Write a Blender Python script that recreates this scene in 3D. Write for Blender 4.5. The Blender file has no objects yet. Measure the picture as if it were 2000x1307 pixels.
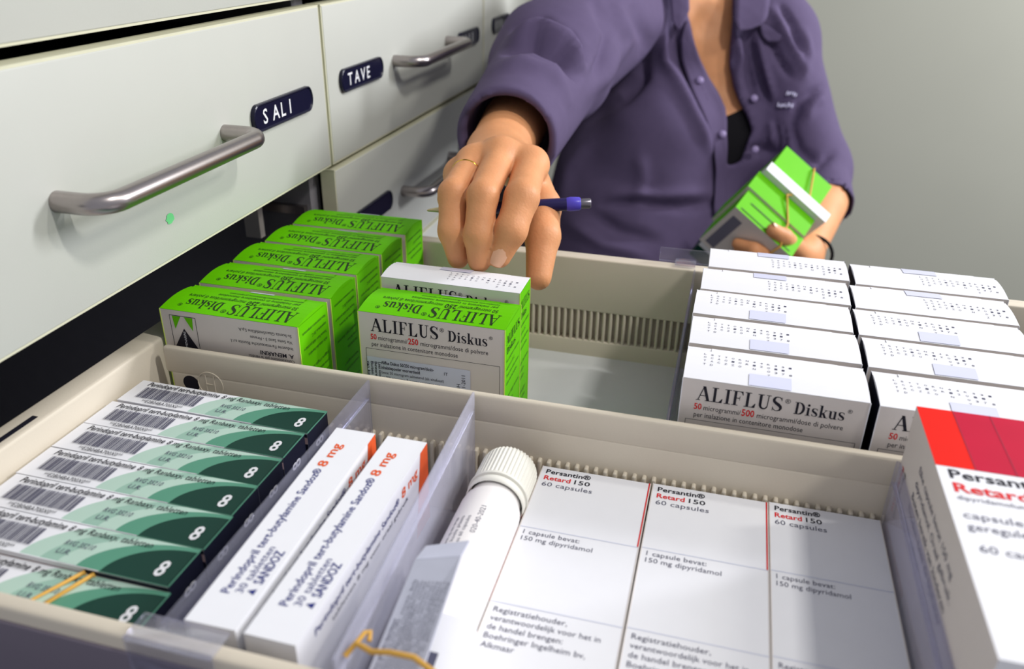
import bpy, math, random
import numpy as np
from mathutils import Vector, Matrix

SC = bpy.context.scene
COL = SC.collection
U = 0.26                      # one layout unit in metres (height of the lens above the drawer rim)

# ------------------------------------------------------------------ camera, light, exposure
RT = np.array([0.96589, 0.25885, 0.0140]); FW = np.array([-0.2252, 0.8637, -0.4507])
_l = math.cos(0.46743457)
yaw, pit, rol = -0.25500961, 0.46743457, 0.01622743
FW = np.array([math.cos(pit)*math.sin(yaw), math.cos(pit)*math.cos(yaw), -math.sin(pit)])
r0 = np.array([math.cos(yaw), -math.sin(yaw), 0.0]); u0 = np.cross(r0, FW)
RT = math.cos(rol)*r0 + math.sin(rol)*u0
UP = -math.sin(rol)*r0 + math.cos(rol)*u0
FPX = 1607.4268
CAMZ = 1.0*U
cd = bpy.data.cameras.new('camera'); cam = bpy.data.objects.new('camera', cd); COL.objects.link(cam)
m = Matrix(((RT[0], UP[0], -FW[0], 0), (RT[1], UP[1], -FW[1], 0), (RT[2], UP[2], -FW[2], CAMZ), (0, 0, 0, 1)))
cam.matrix_world = m
cd.sensor_width = 36.0; cd.sensor_fit = 'HORIZONTAL'; cd.lens = FPX/2000*36.0
cd.clip_start = 0.01
cd.dof.use_dof = True; cd.dof.focus_distance = 0.555; cd.dof.aperture_fstop = 6.5
SC.camera = cam
SC.view_settings.view_transform = 'Standard'; SC.view_settings.look = 'None'
SC.view_settings.exposure = 0.0; SC.view_settings.gamma = 1.0; SC.view_settings.use_curve_mapping = False

w = bpy.data.worlds.new('room_light'); SC.world = w; w.use_nodes = True
bg = w.node_tree.nodes['Background']; bg.inputs[0].default_value = (0.86, 0.89, 1.0, 1); bg.inputs[1].default_value = 0.49

def area(name, loc, aim, sx, sy, power, col):
    ld = bpy.data.lights.new(name, 'AREA'); ld.shape = 'RECTANGLE'; ld.size = sx; ld.size_y = sy
    ld.energy = power; ld.color = col
    o = bpy.data.objects.new(name, ld); COL.objects.link(o); o.location = loc
    d = Vector(aim) - Vector(loc); o.rotation_euler = d.to_track_quat('-Z', 'Y').to_euler()
    return o
area('ceiling_and_fill_light', (1.22, 0.20, 1.80), (0.1, 0.42, -0.05), 0.08, 0.22, 22.5, (1.0, 0.98, 0.93))
area('ceiling_and_fill_light', (1.95, 1.05, 1.75), (-0.1, 0.60, -0.05), 0.12, 0.30, 15, (1.0, 0.97, 0.90))
area('ceiling_and_fill_light', (2.25, 2.15, 1.25), (0.6, 2.2, 0.1), 0.3, 0.9, 95, (0.93, 0.94, 1.0))  # added fill lamp at the right, below ceiling height, brightens wall and shoulder

# ------------------------------------------------------------------ materials
def lin(c):
    c = c/255.0
    return c/12.92 if c <= 0.04045 else ((c+0.055)/1.055)**2.4
MATS = {}
def mat(name, rgb, rough=0.55, metal=0.0, spec=0.25, noise=0.03, scale=60, bump=0.0, bscale=400, sss=0.0, emis=None):
    if name in MATS: return MATS[name]
    M = bpy.data.materials.new(name); M.use_nodes = True; nt = M.node_tree
    b = nt.nodes['Principled BSDF']
    col = tuple(lin(c) for c in rgb) + (1,)
    b.inputs['Base Color'].default_value = col
    b.inputs['Roughness'].default_value = rough; b.inputs['Metallic'].default_value = metal
    b.inputs['Specular IOR Level'].default_value = spec
    if sss:
        b.inputs['Subsurface Weight'].default_value = sss
        b.inputs['Subsurface Radius'].default_value = (0.012, 0.004, 0.002)
        b.inputs['Subsurface Scale'].default_value = 0.6
    tc = nt.nodes.new('ShaderNodeTexCoord')
    if noise:
        n = nt.nodes.new('ShaderNodeTexNoise'); n.inputs['Scale'].default_value = scale; n.inputs['Detail'].default_value = 4
        nt.links.new(tc.outputs['Object'], n.inputs['Vector'])
        mx = nt.nodes.new('ShaderNodeMix'); mx.data_type = 'RGBA'
        nt.links.new(n.outputs['Fac'], mx.inputs[0])
        mx.inputs[6].default_value = tuple(c*(1-noise*2) for c in col[:3]) + (1,)
        mx.inputs[7].default_value = tuple(min(1, c*(1+noise*2)) for c in col[:3]) + (1,)
        nt.links.new(mx.outputs[2], b.inputs['Base Color'])
    if bump:
        n2 = nt.nodes.new('ShaderNodeTexNoise'); n2.inputs['Scale'].default_value = bscale; n2.inputs['Detail'].default_value = 3
        nt.links.new(tc.outputs['Object'], n2.inputs['Vector'])
        bp = nt.nodes.new('ShaderNodeBump'); bp.inputs['Strength'].default_value = bump; bp.inputs['Distance'].default_value = 0.001
        nt.links.new(n2.outputs['Fac'], bp.inputs['Height']); nt.links.new(bp.outputs[0], b.inputs['Normal'])
    MATS[name] = M
    return M
def clear_mat(name, tint, milky, rough=0.08):
    M = bpy.data.materials.new(name); M.use_nodes = True; nt = M.node_tree
    for n in list(nt.nodes): nt.nodes.remove(n)
    o = nt.nodes.new('ShaderNodeOutputMaterial'); t = nt.nodes.new('ShaderNodeBsdfTransparent'); t.inputs[0].default_value = tint + (1,)
    d = nt.nodes.new('ShaderNodeBsdfDiffuse'); d.inputs[0].default_value = (0.80, 0.80, 0.92, 1)
    g = nt.nodes.new('ShaderNodeBsdfGlossy'); g.inputs['Roughness'].default_value = rough; g.inputs[0].default_value = (0.9, 0.9, 1, 1)
    a = nt.nodes.new('ShaderNodeMixShader'); nz = nt.nodes.new('ShaderNodeTexNoise'); nz.inputs['Scale'].default_value = 25
    mr = nt.nodes.new('ShaderNodeMapRange'); mr.inputs[3].default_value = milky*0.8; mr.inputs[4].default_value = milky*1.2
    nt.links.new(nz.outputs['Fac'], mr.inputs[0]); nt.links.new(mr.outputs[0], a.inputs[0])
    nt.links.new(t.outputs[0], a.inputs[1]); nt.links.new(d.outputs[0], a.inputs[2])
    lw = nt.nodes.new('ShaderNodeFresnel'); lw.inputs[0].default_value = 1.45
    b = nt.nodes.new('ShaderNodeMixShader')
    ml = nt.nodes.new('ShaderNodeMath'); ml.operation = 'MULTIPLY'; ml.inputs[1].default_value = 0.45; nt.links.new(lw.outputs[0], ml.inputs[0])
    nt.links.new(ml.outputs[0], b.inputs[0]); nt.links.new(a.outputs[0], b.inputs[1]); nt.links.new(g.outputs[0], b.inputs[2])
    nt.links.new(b.outputs[0], o.inputs[0])
    MATS[name] = M
    return M

M_FACE = mat('laminate', (188, 189, 181), 0.38, noise=0.015, scale=14, bump=0.05, bscale=900)
M_EDGE = mat('edge_band', (206, 204, 178), 0.45)
M_DARK = mat('cabinet_inside', (22, 21, 34), 0.7)
M_STILE = mat('stile_grey', (128, 126, 132), 0.5)
M_STEEL = mat('brushed_steel', (168, 160, 158), 0.3, metal=1.0, noise=0.04, scale=300)
M_PLATE = mat('plate_black', (18, 18, 42), 0.3)
M_WHITEINK = mat('ink_white', (225, 225, 228), 0.5)
M_TRAY = mat('tray_plastic', (212, 202, 184), 0.5, noise=0.02, scale=20, bump=0.06, bscale=700)
M_FLOORLINER = mat('tray_floor', (206, 208, 208), 0.5, noise=0.015)
M_CARD = mat('card_white', (232, 232, 236), 0.6, noise=0.008, scale=90)
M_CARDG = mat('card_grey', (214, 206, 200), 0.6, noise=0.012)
M_GREEN = mat('card_green', (98, 190, 2), 0.55, spec=0.12, noise=0.02)
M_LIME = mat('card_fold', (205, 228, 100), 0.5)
M_BLACK = mat('ink_black', (30, 28, 40), 0.6)
M_SOFT = mat('ink_grey', (84, 84, 104), 0.6)
M_DKG = mat('ink_on_green', (34, 52, 24), 0.6)
M_RED = mat('ink_red', (214, 36, 40), 0.55)
M_TAPE = mat('seal_tape', (214, 216, 238), 0.25)
M_STICK = mat('sticker', (206, 210, 228), 0.45)
M_NAVYCARD = mat('card_dark', (24, 26, 44), 0.5)
M_MINT = mat('mint', (178, 204, 190), 0.5); M_MINT2 = mat('mint_mid', (150, 184, 168), 0.5)
M_MID = mat('green_mid', (88, 146, 122), 0.5); M_DEEP = mat('green_deep', (16, 58, 48), 0.42)
M_PINK = mat('card_pink', (206, 176, 172), 0.6)
M_NAVY = mat('ink_navy', (44, 52, 122), 0.6); M_ORANGE = mat('ink_orange', (224, 92, 44), 0.55)
M_CRIM = mat('card_crimson', (190, 14, 54), 0.55, spec=.12); M_RORANGE = mat('card_redorange', (228, 24, 8), 0.55, spec=.12); M_CRLINE = mat('card_crimson_dark', (160, 14, 52), 0.5)
M_BOTTLE = mat('bottle_plastic', (236, 232, 230), 0.35, noise=0.005, sss=0.0)
M_CAP = mat('cap_plastic', (236, 234, 224), 0.4, noise=0.005)
M_PAPER = mat('leaflet_paper', (186, 188, 202), 0.75, noise=0.03, scale=120)
M_BAND = mat('rubber_band', (208, 160, 74), 0.55)
M_SKIN = mat('skin', (214, 150, 104), 0.5, noise=0.10, scale=38, sss=0.12, bump=0.25, bscale=500)
M_NAIL = mat('nail', (222, 172, 140), 0.25)
M_SHIRT = mat('shirt_cloth', (88, 76, 106), 0.85, spec=0.2, noise=0.04, scale=80, bump=0.3, bscale=1500)
M_UNDER = mat('undershirt', (12, 10, 16), 0.9)
M_TROUSER = mat('trouser_cloth', (30, 30, 44), 0.9)
M_HAIR = mat('hair', (74, 52, 36), 0.6, noise=0.1)
M_GOLD = mat('gold', (222, 176, 70), 0.2, metal=1.0)
M_PEN = mat('pen_body', (36, 30, 78), 0.3); M_PENR = mat('pen_ring', (84, 74, 190), 0.3)
M_WALL = mat('wall_paint', (172, 172, 158), 0.85, noise=0.02, scale=3, bump=0.05)
M_FLOOR = mat('floor_vinyl', (28, 28, 42), 0.6)
M_CLEAR = clear_mat('clear_plastic', (0.93, 0.93, 0.975), 0.07)
M_MILK = clear_mat('frosted_plastic', (0.93, 0.93, 0.95), 0.24, 0.2)
M_CLIP = clear_mat('clear_clip', (0.97, 0.97, 0.985), 0.05)

# ------------------------------------------------------------------ text
_font_cache = {}
def text2d(s, bold=0.0, shear=0.0):
    k = (s, bold, shear)
    if k in _font_cache: return _font_cache[k]
    cu = bpy.data.curves.new('t', 'FONT'); cu.body = s; cu.size = 1.0; cu.offset = bold; cu.shear = shear
    cu.resolution_u = 2; cu.fill_mode = 'BOTH'
    o = bpy.data.objects.new('t', cu); COL.objects.link(o)
    dg = bpy.context.evaluated_depsgraph_get(); me = bpy.data.meshes.new_from_object(o.evaluated_get(dg))
    v = [(p.co.x, p.co.y) for p in me.vertices]; f = [tuple(p.vertices) for p in me.polygons]
    bpy.data.objects.remove(o); bpy.data.curves.remove(cu); bpy.data.meshes.remove(me)
    _font_cache[k] = (v, f); return v, f
_cap = [None]
def cap():
    if _cap[0] is None: _cap[0] = max(y for x, y in text2d('H')[0])
    return _cap[0]

# serif display letters, cap height 1
def _bar(x0, y0, x1, y1): return [[(x0, y0), (x1, y0), (x1, y1), (x0, y1)]]
def _diag(xa, ya, xb, yb, w): return [[(xa-w/2, ya), (xa+w/2, ya), (xb+w/2, yb), (xb-w/2, yb)]]
def _curve(pts):
    out = []; L = []; R = []
    n = len(pts)
    for i, (x, y, wd) in enumerate(pts):
        x0, y0, _ = pts[max(0, i-1)]; x1, y1, _ = pts[min(n-1, i+1)]
        dx, dy = x1-x0, y1-y0; l = math.hypot(dx, dy) or 1
        nx, ny = -dy/l, dx/l
        L.append((x+nx*wd/2, y+ny*wd/2)); R.append((x-nx*wd/2, y-ny*wd/2))
    for i in range(n-1): out.append([R[i], R[i+1], L[i+1], L[i]])
    return out
def _arc(cx, cy, rx, ry, a0, a1, w0, w1, n=12, wm=None):
    p = []
    for i in range(n+1):
        t = i/n; a = math.radians(a0+(a1-a0)*t)
        wd = (w0+(w1-w0)*t) if wm is None else (w0*(1-t)+w1*t)+(wm-(w0+w1)/2)*math.sin(math.pi*t)
        p.append((cx+rx*math.cos(a), cy+ry*math.sin(a), wd))
    return p
def _S(h, w, th):
    p = [(.90, .74, .03), (.84, .88, .06), (.68, .955, .05), (.48, .97, .06), (.26, .93, .11), (.13, .80, .15), (.17, .66, .17), (.36, .555, .19), (.62, .455, .20),
         (.82, .35, .18), (.88, .22, .15), (.78, .09, .10), (.56, .035, .05), (.36, .04, .05), (.17, .12, .05), (.08, .28, .03)]
    g = _curve([(x*w, y*h, wd*th) for x, y, wd in p])
    return g + [[(.92*w, .70*h), (.92*w, .97*h), (.87*w, .97*h), (.84*w, .80*h)], [(.06*w, .30*h), (.06*w, .02*h), (.11*w, .02*h), (.14*w, .18*h)]]
sf = .045
GL = {
 'A': (.80, _diag(.10, 0, .40, 1.0, .055) + _diag(.68, 0, .40, 1.0, .17) + _bar(.20, .32, .58, .37) + _bar(-.01, 0, .23, sf) + _bar(.52, 0, .84, sf)),
 'L': (.66, _bar(.10, 0, .25, 1) + _bar(0, 0, .60, sf) + _bar(0, 1-sf, .36, 1) + [[(.60, 0), (.63, .30), (.60, .30), (.42, .04), (.42, 0)]]),
 'I': (.38, _bar(.11, 0, .26, 1) + _bar(0, 0, .37, sf) + _bar(0, 1-sf, .37, 1)),
 'F': (.64, _bar(.10, 0, .25, 1) + _bar(0, 0, .36, sf) + _bar(0, 1-sf, .58, 1) + [[(.40, 1), (.58, 1), (.60, .74), (.57, .74), (.50, .90), (.40, .96)]] + _bar(.25, .49, .42, .535) + _bar(.41, .38, .44, .66)),
 'U': (.76, _curve([(.17, 1, .15), (.17, .34, .15)] + _arc(.37, .30, .20, .255, 180, 360, .15, .05) + [(.585, 1, .05)]) + _bar(.0, 1-sf, .34, 1) + _bar(.46, 1-sf, .72, 1)),
 'S': (.58, _S(1.0, .56, 1.0)),
 'D': (.78, _bar(.10, 0, .27, 1) + _bar(0, 0, .36, sf) + _bar(0, 1-sf, .36, 1) + _curve(_arc(.30, .5, .36, .475, 90, -90, .05, .05, 16, .19))),
 'i': (.36, _bar(.09, 0, .25, .66) + _bar(0, 0, .34, sf) + _bar(0, .615, .12, .66) + [[(.17+.10*math.cos(a*math.pi/5), .86+.10*math.sin(a*math.pi/5)) for a in range(10)]]),
 's': (.46, _S(.68, .44, .85)),
 'k': (.62, _bar(.08, 0, .24, 1) + _bar(0, 0, .31, sf) + _bar(0, 1-sf, .12, 1) + _diag(.24, .26, .50, .62, .06) + _diag(.50, 0, .31, .40, .17) + _bar(.37, .62, .60, .66) + _bar(.40, 0, .66, sf)),
 'u': (.66, _curve([(.16, .64, .15), (.16, .22, .15)] + _arc(.30, .17, .14, .13, 180, 330, .14, .05)) + _bar(.41, 0, .56, .66) + _bar(0, .615, .14, .66) + _bar(.32, .615, .44, .66) + _bar(.5, 0, .64, sf)),
}
def serif2d(s):
    v = []; f = []; x = 0
    for ch in s:
        adv, polys = GL[ch]
        for P in polys:
            b = len(v); v += [(x+a, c) for a, c in P]; f.append(tuple(range(b, b+len(P))))
        x += adv + .055
    return v, f

# ------------------------------------------------------------------ mesh builder (layout units, scaled by U)
class MB:
    def __init__(s, scale=U): s.v = []; s.f = []; s.m = []; s.s = []; s.k = scale
    def add(s, vs, fs, mi=0, smooth=False):
        b = len(s.v); s.v += [tuple(p) for p in vs]
        for f in fs: s.f.append(tuple(b+i for i in f)); s.m.append(mi); s.s.append(smooth)
    def box(s, lo, hi, mi=0, faces=None):
        x0, y0, z0 = lo; x1, y1, z1 = hi
        vs = [(x0, y0, z0), (x1, y0, z0), (x1, y1, z0), (x0, y1, z0), (x0, y0, z1), (x1, y0, z1), (x1, y1, z1), (x0, y1, z1)]
        F = [(0, 3, 2, 1), (4, 5, 6, 7), (0, 1, 5, 4), (1, 2, 6, 5), (2, 3, 7, 6), (3, 0, 4, 7)]   # bottom top front right back left
        mm = faces or [mi]*6
        for f, k in zip(F, mm): s.add([vs[i] for i in f], [(0, 1, 2, 3)], k)
    def bbox(s, lo, hi, b=.004, mi=0, seg=3):     # rounded box
        lo = np.array(lo, float); hi = np.array(hi, float); c = (lo+hi)/2; h = (hi-lo)/2; b = min(b, *(h*.99))
        n = seg
        vs = []; fs = []
        # build by cube-sphere mapping
        g = np.concatenate([np.linspace(-1, -1, 1), []])
        t = [-(1) + 0*i for i in range(1)]
        par = [-h_ for h_ in (1,)]
        def lin_(hh): return list(-hh + b*(1-np.cos(np.linspace(0, np.pi/2, n+1)))) + list(hh - b*(1-np.cos(np.linspace(np.pi/2, 0, n+1))))
        def put(ax, sg):
            a1, a2 = [(1, 2), (2, 0), (0, 1)][ax]
            A = lin_(h[a1]); B = lin_(h[a2]); base = len(vs)
            for p in A:
                for q in B:
                    pt = np.zeros(3); pt[a1] = p; pt[a2] = q; pt[ax] = sg*h[ax]
                    inner = np.clip(pt, -(h-b), h-b); d = pt-inner
                    l = np.linalg.norm(d)
                    vs.append(tuple(c+inner+d/l*b))
            m_ = len(B)
            for i in range(len(A)-1):
                for j in range(m_-1):
                    q = (base+i*m_+j, base+(i+1)*m_+j, base+(i+1)*m_+j+1, base+i*m_+j+1)
                    fs.append(q if sg > 0 else q[::-1])
        for ax in range(3):
            put(ax, 1); put(ax, -1)
        s.add(vs, fs, mi, True)
    def tube(s, pts, r, mi=0, n=16, caps=True, closed=False, flat=1.0):
        P = [np.array(p, float) for p in pts]; N = len(P); rr = r if hasattr(r, '__len__') else [r]*N
        rings = []; prev = None
        for i in range(N):
            if closed: t = P[(i+1) % N]-P[i-1]
            else: t = P[min(i+1, N-1)]-P[max(i-1, 0)]
            t = t/np.linalg.norm(t)
            if prev is None:
                a = np.array([0, 0, 1.0]) if abs(t[2]) < .9 else np.array([1.0, 0, 0])
                e = np.cross(t, a)
            else: e = prev-t*(prev@t)
            e /= np.linalg.norm(e); prev = e; g = np.cross(t, e)
            rings.append([tuple(P[i]+rr[i]*(math.cos(2*math.pi*k/n)*e+flat*math.sin(2*math.pi*k/n)*g)) for k in range(n)])
        vs = [p for R_ in rings for p in R_]; fs = []
        for i in range(N if closed else N-1):
            j = (i+1) % N
            for k in range(n):
                fs.append((i*n+k, i*n+(k+1) % n, j*n+(k+1) % n, j*n+k))
        s.add(vs, fs, mi, True)
        if caps and not closed:
            s.add(rings[0], [tuple(range(n))[::-1]], mi); s.add(rings[-1], [tuple(range(n))], mi)
    def lathe(s, prof, o, ax, mi=0, n=64, rib=None):   # prof: (radius, height)
        o = np.array(o, float); ax = np.array(ax, float); ax /= np.linalg.norm(ax)
        a = np.array([0, 0, 1.0]) if abs(ax[2]) < .9 else np.array([1.0, 0, 0])
        e = np.cross(ax, a); e /= np.linalg.norm(e); g = np.cross(ax, e)
        vs = []; fs = []
        for i, (r, h) in enumerate(prof):
            for k in range(n):
                q = r*(1+(rib[i] if rib else 0)*(1 if k % 4 < 2 else -1))
                t = 2*math.pi*k/n
                vs.append(tuple(o+ax*h+q*(math.cos(t)*e+math.sin(t)*g)))
        for i in range(len(prof)-1):
            for k in range(n): fs.append((i*n+k, i*n+(k+1) % n, (i+1)*n+(k+1) % n, (i+1)*n+k))
        s.add(vs, fs, mi, rib is None)
    def flat(s, v2, f2, fn, mi): s.add([fn(a, b) for a, b in v2], f2, mi)
    def text(s, t, fn, a, b, h, mi, wd=None, align='L', bold=0.0, shear=0.0, serif=False):
        v, f = serif2d(t) if serif else text2d(t, bold, shear)
        if not v: return
        k = h/(1.0 if serif else cap()); x0 = min(p[0] for p in v); x1 = max(p[0] for p in v)
        kx = wd/(x1-x0) if wd else k; W = (x1-x0)*kx
        off = {'L': 0, 'C': -W/2, 'R': -W}[align]
        s.flat([(a+off+(p[0]-x0)*kx, b+p[1]*k) for p in v], f, fn, mi)
    def rect(s, fn, a0, b0, a1, b1, mi, n=1):
        for i in range(n):
            c0 = b0+(b1-b0)*i/n; c1 = b0+(b1-b0)*(i+1)/n
            s.add([fn(a0, c0), fn(a1, c0), fn(a1, c1), fn(a0, c1)], [(0, 1, 2, 3)], mi)
    def frame(s, fn, a0, b0, a1, b1, t, mi):
        s.rect(fn, a0, b0, a1, b0+t, mi); s.rect(fn, a0, b1-t, a1, b1, mi); s.rect(fn, a0, b0, a0+t, b1, mi); s.rect(fn, a1-t, b0, a1, b1, mi)
    def build(s, name, mats, parent=None, loc=(0, 0, 0), rz=0.0):
        me = bpy.data.meshes.new(name)
        me.from_pydata([tuple(c*s.k for c in p) for p in s.v], [], s.f)
        for M in mats: me.materials.append(M)
        me.polygons.foreach_set('material_index', s.m); me.polygons.foreach_set('use_smooth', s.s)
        me.update()
        o = bpy.data.objects.new(name, me); COL.objects.link(o)
        if parent: o.parent = parent
        o.location = tuple(c*U for c in loc); o.rotation_euler.z = rz
        return o
def empty(name, loc, rz=0.0):
    o = bpy.data.objects.new(name, None); COL.objects.link(o); o.empty_display_size = .02
    o.location = tuple(c*U for c in loc); o.rotation_euler.z = rz; return o
def tag(o, label=None, cat=None, group=None, kind=None):
    if label: o['label'] = label
    if cat: o['category'] = cat
    if group: o['group'] = group
    if kind: o['kind'] = kind
    return o
def copy_tree(o, parent=None):
    c = o.copy(); COL.objects.link(c); c.parent = parent
    for ch in [x for x in bpy.data.objects if x.parent == o]: copy_tree(ch, c)
    return c
def plane(o, r, u):
    o = np.array(o, float); r = np.array(r, float); u = np.array(u, float)
    return lambda a, b: tuple(o+r*a+u*b)

# ------------------------------------------------------------------ room
FZ = -4.3            # floor level in layout units
mb = MB(); mb.add([(-8, -4, FZ), (14, -4, FZ), (14, 13.0, FZ), (-8, 13.0, FZ)], [(0, 1, 2, 3)])
tag(mb.build('floor', [M_FLOOR]), kind='structure')
mb = MB(); mb.box((-8, 11.6, FZ), (14, 12.1, 6.2))
tag(mb.build('wall_back', [M_WALL]), kind='structure')
mb = MB(); mb.box((-8, 11.54, FZ), (14, 11.6, FZ+.35))
tag(mb.build('baseboard_back', [M_FLOOR]), kind='structure')

# ------------------------------------------------------------------ drawer cabinet
XF = -1.37; TH = .062
YS = [(0.70, 2.652), (2.668, 4.535), (4.55, 6.42)]
cab = tag(empty('drawer_cabinet', (-2.4, 3.5, FZ)), 'tall pale pharmacy cabinet carcass behind the white drawer fronts, dark inside', 'cabinet')
def cpart(name, lo, hi, M):
    b = MB(); b.box([lo[0]+2.4, lo[1]-3.5, lo[2]-FZ], [hi[0]+2.4, hi[1]-3.5, hi[2]-FZ]); return b.build(name, [M], cab)
for y in (.62, 2.625, 4.5, 6.38):
    cpart('side_panel', (-3.5, y, FZ), (-1.455, y+.075, 4.0), M_STILE)
cpart('back_panel', (-3.56, .62, FZ), (-3.5, 6.455, 4.0), M_DARK)
cpart('plinth', (-3.5, .70, FZ), (-1.5, 6.38, FZ+.3), M_DARK)
cpart('top_panel', (-3.5, .62, 4.0), (-1.40, 6.455, 4.07), M_FACE)
# drawer slide and upright seen in the open bay
bb = MB(); bb.box((-3.3+2.4, 2.60-3.5, .02-FZ), (-1.47+2.4, 2.625-3.5, .05-FZ), 0); bb.build('slide_rail', [M_STEEL], cab)
bb = MB(); bb.box((-1.66+2.4, 2.50-3.5, -.05-FZ), (-1.60+2.4, 2.53-3.5, .19-FZ), 0); bb.build('slide_post', [M_CARDG], cab)
bb = MB(); bb.box((-3.4+2.4, .70-3.5, .192-FZ), (-1.45+2.4, 2.62-3.5, .205-FZ)); bb.build('shelf', [M_DARK], cab)

def handle(parent, y0, y1, z):
    b = MB(); r = .0235; p = .118; R = .055
    pts = [(0, y0, z), (p-R, y0, z)]
    pts += [(p-R+R*math.sin(a), y0+R-R*math.cos(a), z) for a in np.linspace(.2, math.pi/2, 7)]
    pts += [(p, y1-R, z)] + [(p-R+R*math.cos(a), y1-R+R*math.sin(a), z) for a in np.linspace(.2, math.pi/2, 7)] + [(0, y1, z)]
    b.tube(pts, r, 0, 20); return b.build('handle', [M_STEEL], parent)
def plate(parent, y0, y1, z, word, wy=0.0):
    b = MB(); h = .040; n = 10; P = []
    for i in range(n+1): a = math.pi/2+math.pi*i/n; P.append((y0+h*.75+h*.75*math.cos(a), z+h*math.sin(a)))
    for i in range(n+1): a = -math.pi/2+math.pi*i/n; P.append((y1-h*.75+h*.75*math.cos(a), z+h*math.sin(a)))
    def ring(x, k): return [(x, (y-(y0+y1)/2)*(1-(k/((y1-y0)/2)))+(y0+y1)/2, (q-z)*(1-k/h)+z) for y, q in P]
    A = ring(.0005, 0); B = ring(.012, 0); C = ring(.014, .003); D = ring(.0095, .007)
    N = len(P); vs = A+B+C+D; fs = []
    for L in range(3):
        for i in range(N): fs.append((L*N+i, L*N+(i+1) % N, (L+1)*N+(i+1) % N, (L+1)*N+i))
    fs.append(tuple(3*N+i for i in range(N)))
    b.add(vs, fs, 0)
    o = b.build('name_plate', [M_PLATE], parent)
    if word:
        t = MB(); fn = plane((.0105, y0, z), (0, 1, 0), (0, 0, 1))
        x = .055
        for ch in word:
            t.text(ch, fn, x, -.021, .042, 0, bold=.012); x += .055
        t.build('lettering', [M_WHITEINK], o)
    return o
def front(y0, y1, z0, z1, label, hz=None, hy=None, plates=(), tabs=False):
    o = tag(empty('cabinet_drawer', (XF, (y0+y1)/2, z0)), label, 'drawer')
    yc = (y0+y1)/2
    b = MB(); g = .006
    b.bbox((-TH+g, y0-yc+g, g), (0-.0005, y1-yc-g, z1-z0-g), .003, 0, 2)
    f = b.build('front_panel', [M_FACE], o)
    e = MB()
    e.box((-TH+.004, y0-yc, 0), (-.003, y1-yc, g+.001)); e.box((-TH+.004, y0-yc, z1-z0-g-.001), (-.003, y1-yc, z1-z0))
    e.box((-TH+.004, y0-yc, g), (-.003, y0-yc+g+.001, z1-z0-g)); e.box((-TH+.004, y1-yc-g-.001, g), (-.003, y1-yc, z1-z0-g))
    e.build('edge_band', [M_EDGE], o)
    t = MB(); t.box((-1.6, y0-yc+.12, .03), (-TH+.004, y1-yc-.12, z1-z0-.06)); t.build('drawer_box', [M_DARK], o)
    if hz is not None: handle(o, hy[0]-yc, hy[1]-yc, hz-z0)
    for (a, c, z, wd) in plates: plate(o, a-yc, c-yc, z-z0, wd)
    return o
d0 = front(*YS[0], .199, .738, 'large white drawer front at left with plate reading SALI', .458, (1.362, 2.01), [(2.150, 2.530, .463, 'SALI'), (.79, 1.17, .466, '')])
d0.rotation_euler.z = .020; d0.location.x = (XF+.976*.020)*U
b = MB(); n = 14
b.add([(.0006, 1.712-1.676+.016*math.cos(2*math.pi*i/n)*(1+.2*math.sin(3*i)), .298-.19+.014*math.sin(2*math.pi*i/n)) for i in range(n)], [tuple(range(n))])
b.build('green_dot', [mat('dot_green', (112, 206, 134), .4)], d0)
front(*YS[1], .198, .738, 'white drawer front with plate reading TAVE', .475, (3.272, 3.925), [(2.757, 3.131, .474, 'TAVE'), (4.083, 4.42, .452, 'IIII')])
front(*YS[2], .198, .738, 'white drawer front at top partly hidden by the purple sleeve', .475, (5.15, 5.80), [(4.69, 5.04, .465, 'III'), (5.95, 6.3, .46, '')])
front(*YS[1], -.345, .178, 'white drawer front right below the one reading TAVE', -.082, (3.30, 3.93), [(2.80, 3.156, -.070, ''), (4.08, 4.42, -.07, '')])
front(*YS[2], -.345, .178, 'white drawer front in the far column behind the reaching arm', -.08, (5.15, 5.8))
front(*YS[1], -.90, -.357, 'white drawer front below the hand, third from the top', -.62, (3.30, 3.93))
front(*YS[0], .766, 1.36, 'white drawer front cut by the top left corner of the photo', 1.06, (1.343, 2.02))
front(*YS[1], .766, 1.36, 'white drawer front above the one reading TAVE', 1.06, (3.27, 3.92))

# ------------------------------------------------------------------ open drawer tray
T = tag(empty('open_drawer', (0, 1.66, -.40)), 'cream plastic drawer pulled open and filled with medicine boxes', 'drawer')
OX, OY, OZ = 0, 1.66, -.40
def tpart(name, M=M_TRAY): return MB()
def sh(p): return (p[0]-OX, p[1]-OY, p[2]-OZ)
def addb(b, lo, hi, r=.006, mi=0): b.bbox(sh(lo), sh(hi), r, mi, 2)
XE = 1.36
b = MB(); addb(b, (-1.46, .742, -.385), (XE, .772, .0), .008)
b.build('near_side_wall', [M_TRAY], T)
b = MB(); addb(b, (-1.46, .7365, -.385), (XE-.03, .7435, -.030), .004); b.build('shade_panel', [mat('shade_grey', (112, 104, 116), .45, noise=.04, scale=8)], T)  # added panel, its dark grey stands in for shade on the near wall
b = MB(); addb(b, (-1.46, 2.553, -.385), (XE, 2.578, .0), .006)
addb(b, (-1.383, 2.524, -.190), (XE, 2.560, .0), .006); addb(b, (-1.383, 2.524, -.385), (XE, 2.560, -.300), .006)
x = -1.38
while x < 1.3:
    addb(b, (x, 2.525, -.305), (x+.0105, 2.556, -.185), .0045); x += .0226
b.build('far_side_wall', [M_TRAY], T)
b = MB(); addb(b, (-1.455, .772, -.385), (-1.383, 2.545, -.0005), .01)
b.build('rear_wall', [M_TRAY], T)
b = MB(); b.box(sh((-1.416, .80, -.0005)), sh((-1.402, 1.225, .0006)), 0); b.build('rim_slot', [M_DARK], T)
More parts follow.
